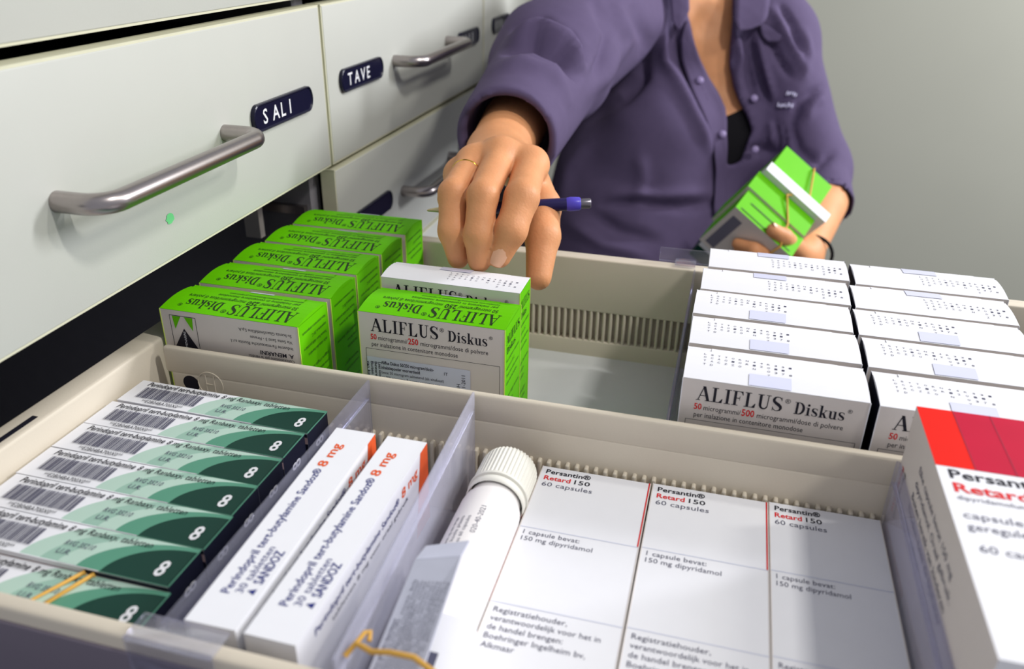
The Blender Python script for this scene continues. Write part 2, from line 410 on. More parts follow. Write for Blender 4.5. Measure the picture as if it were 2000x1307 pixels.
b = MB(); b.box(sh((-1.385, .77, -.385)), sh((XE, 2.547, -.36))); b.build('bottom', [M_FLOORLINER], T)
b = MB(); addb(b, (XE-.02, .70, -.40), (XE+.045, 2.652, .15), .004); fp = b.build('front_panel', [M_FACE], T)
b = MB(); pts = []
b.tube([(XE+.045, 1.34-OY, .27), (XE+.16, 1.36-OY, .27), (XE+.18, 1.40-OY, .27), (XE+.18, 1.96-OY, .27), (XE+.16, 2.0-OY, .27), (XE+.045, 2.02-OY, .27)], .022)
b.build('handle', [M_STEEL], T)

# cross partition
P = tag(empty('drawer_partition', (0, 1.60, -.36)), 'cream ribbed cross partition in the middle of the open drawer', 'partition')
b = MB()
def pb(lo, hi, r=.005, mi=0): b.bbox((lo[0], lo[1]-1.60, lo[2]+.36), (hi[0], hi[1]-1.60, hi[2]+.36), r, mi, 2)
pb((-1.352, 1.590, -.075), (XE-.02, 1.611, 0.0), .008)
pb((-1.335, 1.590, -.36), (XE-.02, 1.611, -.07), .006)
x = -1.0
while x < 1.3:
    pb((x, 1.574, -.28), (x+.0105, 1.594, -.148), .0045); x += .0226
b.build('panel', [M_TRAY], P)
b = MB(); n = 20
b.add([(-1.280+.024*math.cos(-2*math.pi*i/n), 1.5895-1.60, .36-.098+.023*math.sin(-2*math.pi*i/n)) for i in range(n)], [tuple(range(n))]); b.build('hole', [M_DARK], P)
b = MB()
for R_ in (.036,):
    b.tube([(-1.222+R_*math.cos(2*math.pi*i/24), 1.5895-1.60, .36-.092+R_*math.sin(2*math.pi*i/24)) for i in range(24)], .0014, 0, 6, closed=True)
for dx in (-.012, .012): b.tube([(-1.222+dx, 1.5895-1.60, .36-.118), (-1.222+dx, 1.5895-1.60, .36-.066)], .0013, 0, 6)
b.tube([(-1.234, 1.5895-1.60, .36-.092), (-1.210, 1.5895-1.60, .36-.092)], .0013, 0, 6)
b.build('moulded_mark', [M_TRAY], P)

# clear dividers
def divider(x, y0, y1, label, M, top=.006, near_clip=False, far_clip=False, th=.006, rz=0):
    o = tag(empty('clear_divider', (x, (y0+y1)/2, -.36)), label, 'divider'); yc = (y0+y1)/2; o.rotation_euler.z = rz
    b = MB(); b.bbox((-th/2, y0-yc, .002), (th/2, y1-yc, .36+top), .002, 0, 2)
    b.bbox((-th/2-.001, y0-yc+.01, .36+top-.05), (th/2+.001, y1-yc-.01, .36+top-.045), .002, 0, 1)
    b.build('panel', [M], o)
    if near_clip:
        c = MB()
        c.bbox((-.03, .727-yc, .26), (.122, .735-yc, .378), .003); c.bbox((-.03, .727-yc, .370), (.122, .782-yc, .378), .003); c.bbox((-.01, .776-yc, .28), (.05, .783-yc, .374), .003)
        c.build('rim_clip', [M_CLIP], o)
    if far_clip:
        c = MB()
        c.bbox((-.066, 2.537-yc, .295), (.0, 2.543-yc, .372), .002); c.bbox((-.066, 2.537-yc, .366), (.0, 2.592-yc, .372), .002)
        c.bbox((-.12, 2.584-yc, .36), (.04, 2.592-yc, .406), .003); c.bbox((-.12, 2.584-yc, .33), (.04, 2.592-yc, .36), .003)
        c.build('rim_clip', [M_CLIP], o)
    return o
divider(-.765, .774, 1.573, 'clear bluish divider beside the narrow white boxes, clipped over the near rim', M_CLEAR, near_clip=True)
divider(-.484, .776, 1.572, 'frosted clear divider standing left of the white bottle', M_MILK, top=.018, rz=.040)
divider(.4245, .774, 1.573, 'clear divider between the low and the tall red-white capsule boxes', M_CLEAR, th=.008)
divider(-.055, 1.613, 2.519, 'clear divider with a clip over the far rim beside the white cartons', M_CLEAR, far_clip=True)

# ------------------------------------------------------------------ inhaler cartons
CW, CD, CH = .395, .158, .45
CM = [M_CARD, M_GREEN, M_CARDG, M_BLACK, M_RED, M_DKG, M_LIME, M_NAVYCARD, M_SOFT, M_DEEP]
def title(b, fn, w, y, h, ink, dose, red, sub=True, x0=.07, dk=.82):
    b.text('ALIFLUS', fn, w*x0, y, h, ink, wd=w*.47, serif=True)
    b.text('®', fn, w*(x0+.48), y+h*.62, h*.30, ink)
    b.text('Diskus', fn, w*(x0+.535), y, h*dk, ink, wd=w*.265, serif=True)
    b.text('®', fn, w*(x0+.81), y+h*.55, h*.25, ink)
def carton(name, top='green', front='title', dose='250', right='green', left='green', sticker=False, ears=True, rear=False):
    o = empty(name, (0, 0, 0)); w, d, h = CW, CD, CH
    b = MB()
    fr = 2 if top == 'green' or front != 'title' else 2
    side = {'green': 1, 'dark': 7, 'white': 0}
    ht = h-.004
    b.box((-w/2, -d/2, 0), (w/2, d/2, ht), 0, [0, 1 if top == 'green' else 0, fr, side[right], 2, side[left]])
    e = .0022   # pale strips along the folded edges
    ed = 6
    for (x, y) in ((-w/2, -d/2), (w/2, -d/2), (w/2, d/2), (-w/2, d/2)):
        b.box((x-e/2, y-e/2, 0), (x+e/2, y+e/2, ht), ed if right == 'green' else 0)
    F = plane((-w/2, -d/2-.0006, h), (1, 0, 0), (0, 0, 1))          # a: 0..w, b: negative is down
    if front == 'title':
        title(b, F, w, -.056, .037, 3, dose, 4, x0=.085)
        b.text('50', F, w*.08, -.080, .0150, 4, wd=w*.043, bold=.02)
        b.text('microgrammi/', F, w*.135, -.080, .0125, 3, wd=w*.205)
        b.text(dose, F, w*.345, -.080, .0165, 4, wd=w*.07, bold=.02)
        b.text('microgrammi/dose di polvere', F, w*.43, -.080, .0125, 3, wd=w*.46)
        b.text('per inalazione in contenitore monodose', F, w*.085, -.100, .0125, 3, wd=w*.60)
        b.frame(F, w*.04, -h*.93, w*.97, -.108, .0010, 3)
        if dose == '500': b.text('1 inalatore preimpostato con 60 dosi', F, w*.10, -.135, .009, 4, wd=w*.5)
    if front == 'maker':
        G = plane((w/2, -d/2-.0006, h), (-1, 0, 0), (0, 0, -1))      # upside down panel
        L = [('Su licenza GlaxoSmithKline S.p.A.', .028, .0085, .38), ('Via Sette Santi 3 - Firenze', .046, .0085, .30), ('Industrie Farmaceutiche Riunite s.r.l.', .064, .0090, .45),
             ('A. MENARINI', .085, .0110, .24), ('Concessionario per la vendita:', .101, .0085, .33), ('Luxembourg S.A. - Luxembourg', .117, .0085, .33), ('Titolare A.I.C.: Menarini International Operations', .134, .0085, .52)]
        for t, y, hh, ww in L: b.text(t, G, w*.05, y, hh, 3, wd=w*ww, bold=.02 if 'A. M' in t else 0)
        x0, x1, y0, y1 = w*.74, w*.935, .018, .112
        b.frame(G, x0, y0, x1, y1, .0014, 3)
        H = plane((w/2, -d/2-.0009, h), (-1, 0, 0), (0, 0, -1))
        xm = (x0+x1)/2
        for A in ([(x0+.004, y1-.002), (x1-.004, y1-.002), (xm, y1-.058)],): b.flat(A, [(0, 1, 2)], H, 3)
        for s_ in (1, -1): b.flat([(xm+s_*.005, y0+.002), (xm+s_*.030, y0+.002), (xm+s_*.026, y0+.040)], [(0, 1, 2)] if s_ > 0 else [(0, 2, 1)], H, 1)
        b.text('MENARINI', plane((w/2, -d/2-.0012, h), (0, 0, 1), (-1, 0, 0)), -(y1-.004), xm-.003, .007, 0, wd=.045)
    S = plane((w/2+.0006+(e/2), -d/2, 0), (0, 1, 0), (0, 0, 1))
    if right == 'green':
        if front == 'title':
            b.text('ALIFLUS', S, d*.10, h-.055, .024, 5, wd=d*.8, serif=True); b.text('Diskus', S, d*.12, h-.082, .018, 5, wd=d*.52, serif=True)
            y = h-.105
        else: y = h-.030
        S2 = plane((w/2+.0006+(e/2), d/2, 0), (0, -1, 0), (0, 0, -1)) if front != 'title' else S
        rows = ['Non conservare a temperatura', 'superiore ai 30 C.', 'Tenere fuori dalla portata e', 'dalla vista dei bambini.', '', "Leggere il foglio illustrativo", "prima dell'uso.", 'Uso inalatorio.', '', 'Medicinale soggetto a', 'prescrizione medica.', '', 'Astuccio contenente un', 'inalatore monodose.']
        for r_ in rows:
            if r_: b.text(r_, S2, d*.10, y if front == 'title' else -y, .0085, 5, wd=d*min(.8, .028*len(r_)))
            y -= .022
    body = b.build('carton_body', CM, o)
    # lid: gently bowed flap
    t = MB(); n = 8; bow = .010 if top == 'green' else .006
    def Z(y): return ht+.0008+bow*(math.sin(math.pi*(y+d/2)/d)**1.0)
    def lid(a, c, up=0.0): return (a, c, Z(min(max(c, -d/2), d/2))+up)
    mi = 1 if top == 'green' else 0
    for i in range(n):
        y0 = -d/2+d*i/n; y1 = -d/2+d*(i+1)/n
        a0 = -w/2+(0.0 if i < n-1 or not ears else w*.14); a1 = w/2-(0.0 if i < n-1 or not ears else w*.14)
        t.add([lid(a0, y0), lid(a1, y0), lid(a1, y1), lid(a0, y1)], [(0, 1, 2, 3)], mi, False)
    for sx in (-1, 1):     # cheeks under the bow
        t.add([(sx*w/2, -d/2+d*i/n, Z(-d/2+d*i/n)) for i in range(n)]+[(sx*w/2, -d/2+d*i/n, ht-.001) for i in range(n)][::-1], [tuple(range(2*n))], mi)
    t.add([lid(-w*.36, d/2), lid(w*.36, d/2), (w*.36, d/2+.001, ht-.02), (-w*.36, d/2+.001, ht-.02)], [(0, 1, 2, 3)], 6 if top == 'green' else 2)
    if top == 'green':
        G = lambda a, c: lid(w/2-a, -d/2+(.0+c), .0007)       # upside-down print, c grows away from the camera
        GU = lambda a, c: G(a, .062-c)
        title(t, GU, w, 0.004, .047, 5, dose, 4, x0=.06)
        G2 = lambda a, c: G(a, .088-c)
        t.text('50 microgrammi/', G2, w*.10, .004, .0165, 5, wd=w*.27, bold=.005); t.text(dose, G2, w*.38, .004, .022, 5, wd=w*.08, bold=.02)
        t.text('microgrammi/dose di polvere', G2, w*.48, .004, .0165, 5, wd=w*.42)
        G3 = lambda a, c: G(a, .112-c); t.text('per inalazione in contenitore monodose', G3, w*.12, .004, .0150, 5, wd=w*.60)
        G4 = lambda a, c: G(a, .132-c); t.text('salmeterolo xinafoato/fluticasone propionato', G4, w*.12, .004, .0120, 5, wd=w*.55)
    else:
        rng = random.Random(7)
        A = lambda a, c: lid(-w/2+a, -d/2+c, .0007)
        rows = ['LOTTO', 'SCAD', 'TAC', 'TOZ', 'OIZ', 'ROO', 'NR', '4IN', '42', 'ROOZ', '313', '317', '1 8']
        off = .10 if not rear and dose == '500' else .46
        for i, r_ in enumerate(rows):
            for j, ch in enumerate(r_[:4]):
                t.text(ch, A, w*off+i*w*.040, d*(.72 if not rear else .55)-j*d*.11-i*.0016, .0075, 8, wd=.006)
    t.build('lid_flap', CM, o)
    k = MB()
    if top == 'green':
        k.add([lid(-w*.06, d/2-.008, .0012), lid(w*.12, d/2-.008, .0012), lid(w*.12, d/2, .0012), lid(-w*.06, d/2, .0012)], [(0, 1, 2, 3)], 0)
        k.build('seal_tape', [M_GREEN if False else M_TAPE], o)
    else:
        a0, a1 = (-w*.14, w*.09)
        c0, c1 = (-d/2+.003, -d/2+.048) if not rear else (d/2-.046, d/2-.001)
        for i in range(4):
            e0 = c0+(c1-c0)*i/4; e1 = c0+(c1-c0)*(i+1)/4
            k.add([lid(a0, e0, .0014), lid(a1, e0, .0014), lid(a1, e1, .0014), lid(a0, e1, .0014)], [(0, 1, 2, 3)], 0)
        if False: k.add([(a0, -d/2-.0012, h-.016), (a1, -d/2-.0012, h-.016), (a1, -d/2-.0010, h-.004), (a0, -d/2-.0010, h-.004)], [(0, 1, 2, 3)], 0)
        k.build('seal_tape', [M_TAPE], o)
    if sticker:
        k = MB(); F2 = plane((-w/2, -d/2-.0014, h), (1, 0, 0), (0, 0, 1)); F3 = plane((-w/2, -d/2-.0020, h), (1, 0, 0), (0, 0, 1))
        k.rect(F2, w*.045, -h*.80, w*.77, -.132, 0)
        for i, t_ in enumerate(['Aliflus Diskus 50/250 microgram/dosis-', 'inhalatiepoeder voorverdeeld', 'bevat 50 microgram salmeterol (als xinafoaat)', 'en 250 microgram fluticason propionaat per', 'inhalatiedosis', 'hulpstof: lactose monohydraat', 'voor inhalatie']):
            k.text(t_, F3, w*.145, -.150-.0145*i, .0082 if i > 1 else .0092, 1, wd=w*.0098*len(t_), bold=.015 if i < 2 else 0)
        k.text('IT', F3, w*.59, -.157, .009, 1)
        V = plane((-w/2, -d/2-.0020, h), (0, 0, -1), (1, 0, 0))
        for i, t_ in enumerate(['Lees voor gebruik de bijsluiter', 'Bewaren beneden 30 C', 'Buiten bereik en zicht', 'van kinderen houden']): k.text(t_, V, .146, w*(.125-.027*i), .0075, 1, wd=.14, bold=.012)
        V2 = plane((-w/2, -d/2-.0020, h), (0, 0, 1), (-1, 0, 0))
        for i, t_ in enumerate(['na: 11-2011', 'HSOH', '30']): k.text(t_, V2, -.215+.0*i, -w*(.735-.035*i), .010, 1)
        k.build('sticker', [M_STICK, M_BLACK], o)
    return o
FLZ = -.36
def put(o, x, y, z=FLZ, rz=0.0):
    o.location = (x*U, y*U, z*U); o.rotation_euler.z = rz; return o
# green stack against the cabinet
gm = carton('inhaler_carton', 'green', 'maker', '250')
tag(gm, 'frontmost green inhaler carton of the left row, upside-down maker print and triangle emblem', 'box', 'green inhaler cartons in the left row')
gset = [(-1.175, 1.715, .0), (-1.175, 1.892, .01), (-1.178, 2.067, .0), (-1.172, 2.238, -.012), (-1.170, 2.415, .02)]
glab = ['', 'second green inhaler carton from the front of the left row', 'middle green inhaler carton of the five in the left row', 'fourth green inhaler carton in the left row, pale strip behind it', 'rearmost green inhaler carton against the far drawer wall']
for i, (x, y, rz) in enumerate(gset):
    o = gm if i == 0 else copy_tree(gm)
    put(o, x, y, FLZ+.0, rz)
    if i: o['label'] = glab[i]; o.name = 'inhaler_carton'
o = put(carton('inhaler_carton', 'green', 'title', '250', sticker=True), -.674, 1.838, FLZ+.005, .0)
tag(o, 'green-topped inhaler carton with white front, red 50 and 250 and a Dutch sticker', 'box')
o = put(carton('inhaler_carton', 'white', 'title', '250', rear=True), -.680, 1.984, FLZ, .0)
o.scale = (1, .72, 1.072)
tag(o, 'white-topped inhaler carton with a green side standing behind the stickered one', 'box')
wm = carton('inhaler_carton', 'white', 'title', '500', right='dark', left='dark')
wr_ = carton('inhaler_carton', 'white', 'title', '500', right='dark', left='dark', rear=True)
WS = [(.165, 1.728), (.165, 1.905), (.163, 2.078), (.172, 2.248), (.184, 2.424), (.578, 1.722), (.574, 1.898), (.570, 2.070), (.578, 2.240), (.594, 2.412)]
WL = ['white carton at the front of the middle row, black title with red 50 and 500', 'second white carton from the front of the middle row', 'third white carton from the front of the middle row',
      'fourth white carton from the front of the middle row', 'rearmost white carton of the middle row by the clear rim clip',
      'white carton at the front of the right row, half behind the red-banded box', 'second white carton from the front of the right row', 'third white carton from the front of the right row',
      'fourth white carton from the front of the right row', 'rearmost white carton of the right row, nearest the bare wall']
for i, (x, y) in enumerate(WS):
    o = {0: wm, 3: wr_}.get(i) or copy_tree(wr_ if i in (4, 8, 9) else wm)
    put(o, x, y, FLZ+.004, [0, .006, -.008, .004, .012, 0, -.006, .0, .006, .01][i]); o.name = 'inhaler_carton'
    tag(o, WL[i], 'box', 'white inhaler cartons in the two right rows')

# ------------------------------------------------------------------ green and white tablet boxes
def tablet_box():
    L, D, H = .513, .0985, .285
    o = empty('tablet_box', (0, 0, 0)); b = MB()
    b.box((-L/2, -D/2, 0), (L/2, D/2, H), 0, [0, 0, 0, 3, 0, 0])
    b.rect(plane((-L/2, -D/2-.0006, 0), (1, 0, 0), (0, 0, 1)), 0, H-.03, L, H-.012, 6)
    b.rect(plane((-L/2, -D/2-.0005, 0), (1, 0, 0), (0, 0, 1)), L*.66, 0, L, H, 3)
    def top(k): return lambda a, c: (-L/2+a, -D/2+c, H+.0004+.0003*k)
    def swoosh(ra, rb, mi, k):
        P_ = [(L, 0)]; cxx, cyy = L*1.0, -D*.02
        n = 24
        for i in range(n+1):
            a = math.pi/2+math.pi/2*i/n
            P_.append((cxx+ra*L*math.cos(a), min(D, max(0, cyy+rb*D*math.sin(a)))))
        b.flat(P_, [tuple(range(len(P_)))], top(k), mi)
    swoosh(.62, 1.5, 1, 0); swoosh(.53, 1.28, 2, 1); swoosh(.455, 1.15, 1, 2); swoosh(.375, 1.02, 4, 3); swoosh(.275, .92, 5, 4)
    b.rect(top(0), 0, 0, .0001, D, 0)
    b.text('Perindopril tert-butylamine', top(6), L*.055, D*.77, .0165, 7, wd=L*.395, bold=.010, shear=.25)
    b.text('8 mg Ranbaxy, tabletten', top(6), L*.465, D*.77, .0150, 7, wd=L*.36, shear=.25)
    rng = random.Random(3); x = L*.065
    while x < L*.385:
        wd = rng.choice([.0012, .0022, .0032]); b.rect(top(6), x, D*.23, min(x+wd, L*.385), D*.70, 8); x += wd+rng.choice([.0010, .0016, .0022])
    b.text('**E2B04BA700X0**', top(6), L*.12, D*.05, .0115, 7, wd=L*.22)
    b.text('RVG 35210', top(6), L*.505, D*.42, .0125, 8, wd=L*.125, shear=.15); b.text('U.R.', top(6), L*.505, D*.19, .0125, 8, shear=.15)
    b.text('8', top(7), L*.91, D*.17, .0370, 9, wd=.0195, bold=.02)
    E_ = plane((L/2+.0008, -D/2, 0), (0, 0, 1), (0, -1, 0))
    b.text('8', E_, H-.062, -D*.70, .0350, 9, wd=.020, bold=.02)
    b.box((-L/2, -D/2-.0012, H-.0016), (L/2, -D/2+.0006, H+.0010), 0); b.box((L*.22, -D/2-.0012, H-.0006), (L/2, -D/2+.001, H+.0012), 4)
    b.box((L/2-.0014, -D/2, H-.0010), (L/2+.0014, D/2, H+.0016), 4)
    b.build('carton_body', [M_CARD, M_MINT, M_MINT2, M_NAVYCARD, M_MID, M_DEEP, M_PINK, M_BLACK, M_SOFT, M_WHITEINK], o)
    return o
tb = tablet_box()
TL = ['rearmost green and white tablet box, beside the round hole in the partition', 'second green and white tablet box from the partition', 'third green and white tablet box from the partition', 'fourth green and white tablet box from the partition',
      'fifth green and white tablet box from the partition', 'sixth green and white tablet box from the partition, next to the banded one', 'green and white tablet box at the near rim with a rubber band round it']
TY = [1.477, 1.372, 1.270, 1.169, 1.068, .967, .866]
for i, y in enumerate(TY):
    o = tb if i == 0 else copy_tree(tb); o.name = 'tablet_box'
    put(o, -1.113+[.006, 0, .0, .0, .004, .0, .004][i], y-.012, -.36+.013-[0, 0, 0, 0, 0, 0, .012][i], [-.012, .0, -.006, 0, 0, 0, 0][i])
    tag(o, TL[i], 'box', 'green and white tablet boxes in a row')
b = MB()
zt = -.36+.013-.012+.285+.004
for (xa, xb) in ((-1.075, -1.03), (-1.045, -1.01)):
    b.tube([(xb+(.05 if xa < -1.06 else .0), .806, zt-.05), (xa, .809, zt+.001), (xb, .902, zt+.001), (xb+.002, .904, zt-.04)], .0042, 0, 8)
tag(b.build('rubber_band', [M_BAND]), 'yellow rubber band around the tablet box at the near rim', 'rubber band')

# ------------------------------------------------------------------ narrow white tablet boxes (navy print)
def narrow_box():
    W, L, H = .090, .575, .30
    o = empty('narrow_tablet_box', (0, 0, 0)); b = MB()
    b.box((-W/2, -L/2, 0), (W/2, L/2, H), 0)
    top = plane((-W/2, -L/2, H+.0006), (0, 1, 0), (-1, 0, 0))
    b.text('Perindopril tert-butylamine Sandoz®', top, L*.12, -W*.42, .016, 1, wd=L*.62, bold=.012)
    b.text('8 mg', top, L*.755, -W*.44, .020, 2, wd=L*.145, bold=.02)
    b.text('30 tabletten', top, L*.13, -W*.66, .014, 1, wd=L*.20)
    b.text('SANDOZ', top, L*.175, -W*.90, .017, 1, wd=L*.145, bold=.02)
    b.flat([(L*.13, -W*.88), (L*.155, -W*.88), (L*.143, -W*.72)], [(0, 1, 2)], top, 1)
    rt = plane((W/2+.0006, -L/2, H), (0, 1, 0), (0, 0, 1))
    b.text('Perindopril tert-butylamine Sandoz®', rt, L*.10, -.040, .015, 1, wd=L*.62, bold=.012)
    b.text('8 mg', rt, L*.745, -.042, .022, 2, wd=L*.15, bold=.02)
    b.text('tabletten 8 mg voor oraal gebruik', rt, L*.20, -.064, .010, 3, wd=L*.6)
    b.flat([(L*.93, -.001), (L, -.001), (L, -.20), (L*.86, -.20)], [(0, 1, 2, 3)][::-1], rt, 2)
    b.build('carton_body', [M_CARD, M_NAVY, M_ORANGE, M_SOFT], o)
    return o
nb = narrow_box(); put(nb, -.703, 1.090, -.36+.055, .022)
tag(nb, 'narrow white tablet box with navy print next to the clear bluish divider', 'box', 'narrow white tablet boxes')
n2 = copy_tree(nb); n2.name = 'narrow_tablet_box'; put(n2, -.590, 1.090, -.36+.055, -.004)
tag(n2, 'narrow white tablet box with navy print, right one beside the frosted divider', 'box', 'narrow white tablet boxes')

# ------------------------------------------------------------------ capsule boxes
def capsule_box(seam=True):
    W, L, H = .2525, .78, .208
    o = empty('capsule_box', (0, 0, 0)); b = MB()
    b.box((-W/2, -L/2, 0), (W/2, L/2, H), 0, [0, 0, 0, 0, 0, 0])
    b.rect(plane((W/2+.0006, -L/2, 0), (0, 1, 0), (0, 0, 1)), L-.222, 0, L, H-.001, 2)
    b.rect(plane((-W/2-.0006, L/2, 0), (0, -1, 0), (0, 0, 1)), 0, 0, .222, H-.001, 2)
    b.rect(plane((0-W/2, -L/2, 0), (1, 0, 0), (0, 1, 0)), 0, 0, .01, .01, 0)
    t = plane((-W/2, L/2, H+.0006), (1, 0, 0), (0, 1, 0))
    b.text('Persantin®', t, .012, -.026, .0150, 1, wd=.105, bold=.018)
    b.text('Retard', t, .012, -.050, .0150, 2, wd=.062, bold=.02); b.text('150', t, .083, -.050, .0150, 1, wd=.036, bold=.012)
    b.text('60 capsules', t, .012, -.074, .0150, 3, wd=.116)
    b.rect(t, W-.0042, -.222, W, 0, 2 if seam else 0); b.rect(t, 0, -.2235, W, -.2215, 5); b.rect(t, 0, -.4465, W, -.4445, 5)
    b.text('1 capsule bevat:', t, .012, -.244, .0130, 3, wd=.120); b.text('150 mg dipyridamol', t, .012, -.264, .0130, 3, wd=.150)
    for i, (s_, wd) in enumerate([('Registratiehouder,', .140), ('verantwoordelijk voor het in', .205), ('de handel brengen:', .140), ('Boehringer Ingelheim bv,', .185), ('Alkmaar', .062)]):
        b.text(s_, t, .012, -.470-.0215*i, .0130, 3, wd=wd)
    b.box((-W/2-.001, -L/2, H-.001), (-W/2+.0012, L/2, H+.001), 4); b.box((W/2-.0012, -L/2, H-.001), (W/2+.001, L/2, H+.001), 4)
    b.build('carton_body', [M_CARD, M_BLACK, M_RED, M_SOFT, M_LIME if False else M_CARDG, M_STICK], o)
    return o
cb = capsule_box(); cb_last = capsule_box(False)
for i, (x, lab) in enumerate([(-.196, 'low white capsule box with red print beside the white bottle'), (.058, 'middle one of the three low white capsule boxes lying in a row'), (.306, 'low white capsule box half in shadow beside the clear divider')]):
    o = [cb, None, cb_last][i] or copy_tree(cb); o.name = 'capsule_box'
    put(o, [-.1985, .0588, .304][i], 1.565-.39+[-.004, .0, .004][i]+.0, -.36+.003, [.002, 0, 0][i]); o.scale.x = [1, 1, .915][i]; tag(o, lab, 'box', 'low white capsule boxes')
b = MB(); b.add([(-.125, .165, .209), (-.125, -.055, .209), (-.138, -.055, .196), (-.138, .165, .196)], [(0, 1, 2, 3)])
fl = b.build('side_flap', [M_RED]); fl.parent = cb; fl['label'] = 'red fold along the edge'
# tall capsule box
W, L, H = .36, .655, .498
o = tag(empty('capsule_box', (0, 0, 0)), 'large white capsule box with a red banded end at the right edge', 'box'); b = MB()
b.box((-W/2, -L/2, 0), (W/2, L/2, H), 0, [0, 0, 0, 0, 0, 4])
t = plane((-W/2, L/2, H+.0006), (1, 0, 0), (0, 1, 0)); t2 = plane((-W/2, L/2, H+.0010), (1, 0, 0), (0, 1, 0))
b.rect(t, 0, -.205, .066, 0, 2); b.rect(t, .066, -.205, W, 0, 5); b.rect(t2, .065, -.205, .0675, 0, 6); b.rect(t2, .132, -.205, .1345, 0, 6); b.rect(t2, .215, -.205, .2175, 0, 6)
b.text('Persantin®', t, .018, -.240, .026, 1, wd=.19, bold=.02)
b.text('Retard 150', t, .018, -.280, .026, 3, wd=.20, bold=.025)
b.text('dipyridamolum 150 mg', t, .018, -.302, .012, 7, wd=.17)
b.text('capsules met', t, .018, -.352, .018, 7, wd=.16); b.text('gereguleerde afgifte', t, .018, -.382, .018, 7, wd=.21)
b.text('60 capsules', t, .025, -.435, .018, 7, wd=.13)
for i in range(7):
    a = math.pi*(i-3)/5
    b.flat([(.125+.004*math.cos(a)-.003, -.62), (.125+.003, -.62), (.125+.05*math.sin(a*.8)+.004, -.575+.018*math.cos(a)), (.125+.05*math.sin(a*.8)-.004, -.575+.018*math.cos(a))], [(0, 1, 2, 3)], t, 7)
n = 30
for i in range(n):
    a0 = 2*math.pi*i/n; a1 = 2*math.pi*(i+1)/n; c = (.125, -.585)
    b.flat([(c[0]+.060*math.cos(a0), c[1]+.060*math.sin(a0)), (c[0]+.060*math.cos(a1), c[1]+.060*math.sin(a1)), (c[0]+.056*math.cos(a1), c[1]+.056*math.sin(a1)), (c[0]+.056*math.cos(a0), c[1]+.056*math.sin(a0))], [(0, 1, 2, 3)], t, 7)
lf = plane((-W/2-.0006, L/2, H), (0, -1, 0), (0, 0, 1))
b.text('Persantin®', plane((-W/2-.0006, L/2, H), (0, 0, -1), (0, -1, 0)), .13, .045, .014, 1, wd=.11); b.text('Retard 150', plane((-W/2-.0006, L/2, H), (0, 0, -1), (0, -1, 0)), .13, .022, .014, 3, wd=.11)
for i, (s_, z) in enumerate([('Elke capsule bevat 150 mg', -.07), ('dipyridamol. Oraal gebruik.', -.10), ('Buiten bereik van kinderen', -.13), ('houden. Lees de bijsluiter', -.16), ('voor gebruik.', -.19)]):
    b.text(s_, lf, .13, z, .015, 7, wd=.012*len(s_))
b.build('carton_body', [M_CARD, M_BLACK, M_RORANGE, M_RED, M_CARDG, M_CRIM, M_CRLINE, M_SOFT], o)
put(o, .4295+W/2, 1.575-L/2-.004, -.357, .0)

# ------------------------------------------------------------------ bottle, leaflet, band
bo = tag(empty('pill_bottle', (-.392, 1.12, -.135)), 'white plastic pill bottle with ribbed cap lying beside the capsule boxes', 'bottle')
b = MB(); R_ = .066
b.lathe([(.001, -.30), (R_*.8, -.30), (R_*.97, -.295), (R_, -.28), (R_, .215), (R_*.97, .232), (R_*.86, .245), (R_*.86, .262)], (0, 0, 0), (0, 1, 0))
b.build('bottle_body', [M_BOTTLE], bo)
b = MB(); b.lathe([(R_*.95, .254), (R_*1.0, .256), (R_*1.0, .272), (R_*.95, .274)], (0, 0, 0), (0, 1, 0)); b.build('tamper_ring', [M_CAP], bo)
b = MB(); b.lathe([(R_*.9, .276), (R_*1.04, .278), (R_*1.04, .285), (R_*.985, .287), (R_*.985, .378), (R_*.93, .388), (R_*.80, .392), (.001, .392)], (0, 0, 0), (0, 1, 0), n=176, rib=[0, 0, 0, .018, .018, .018, 0, 0]); b.build('cap', [M_CAP], bo)
b = MB()
def cyl(a, c): th = c/R_; return (-R_*1.004*math.sin(th), a, R_*1.004*math.cos(th))
b.text('020-40-2021', cyl, .08, -.010, .011, 0, wd=.085)
for i in range(3): b.text(['Bewaren op een droge', 'en koele plaats', 'Doos 60 capsules'][i], cyl, .03, .040-.014*i, .008, 0, wd=.10)
b.build('label_print', [M_SOFT], bo)
le = tag(empty('folded_leaflet', (-.372, .915, -.055)), 'grey folded paper leaflet with dense fine print on the bottle', 'leaflet')
def sheet(name, P_, M, text=None, parent=le, rows=0, th=.004):
    b = MB(); P_ = [np.array(p, float) for p in P_]; nrm = np.cross(P_[1]-P_[0], P_[3]-P_[0]); nrm /= np.linalg.norm(nrm)
    Q = [p-nrm*th for p in P_]; vs = P_+Q
    b.add(vs, [(0, 1, 2, 3), (7, 6, 5, 4), (0, 4, 5, 1), (1, 5, 6, 2), (2, 6, 7, 3), (3, 7, 4, 0)], 0)
    if rows:
        r = (P_[3]-P_[0]); u = -(P_[1]-P_[0]); Lr = np.linalg.norm(r); Lu = np.linalg.norm(u); fn = plane(P_[1]*1.0+nrm*.0008, r/Lr, u/Lu)
        fn = plane(P_[0]+nrm*.0008, r/Lr, u/Lu)
        words = 'dipyridamol wordt gebruikt bij patienten met beroerte lees de bijsluiter zorgvuldig door voordat u dit geneesmiddel gebruikt bewaar deze bijsluiter'.split()
        rng = random.Random(5)
        for i in range(rows):
            s_ = ' '.join(rng.choice(words) for _ in range(5))
            b.text(s_, fn, Lr*.06, -Lu*(.06+.90*(i+1)/(rows+1)), .0050, 1, wd=Lr*(.78 if i else .5), bold=0 if i else .02)
    return b.build(name, [M, M_SOFT], parent)
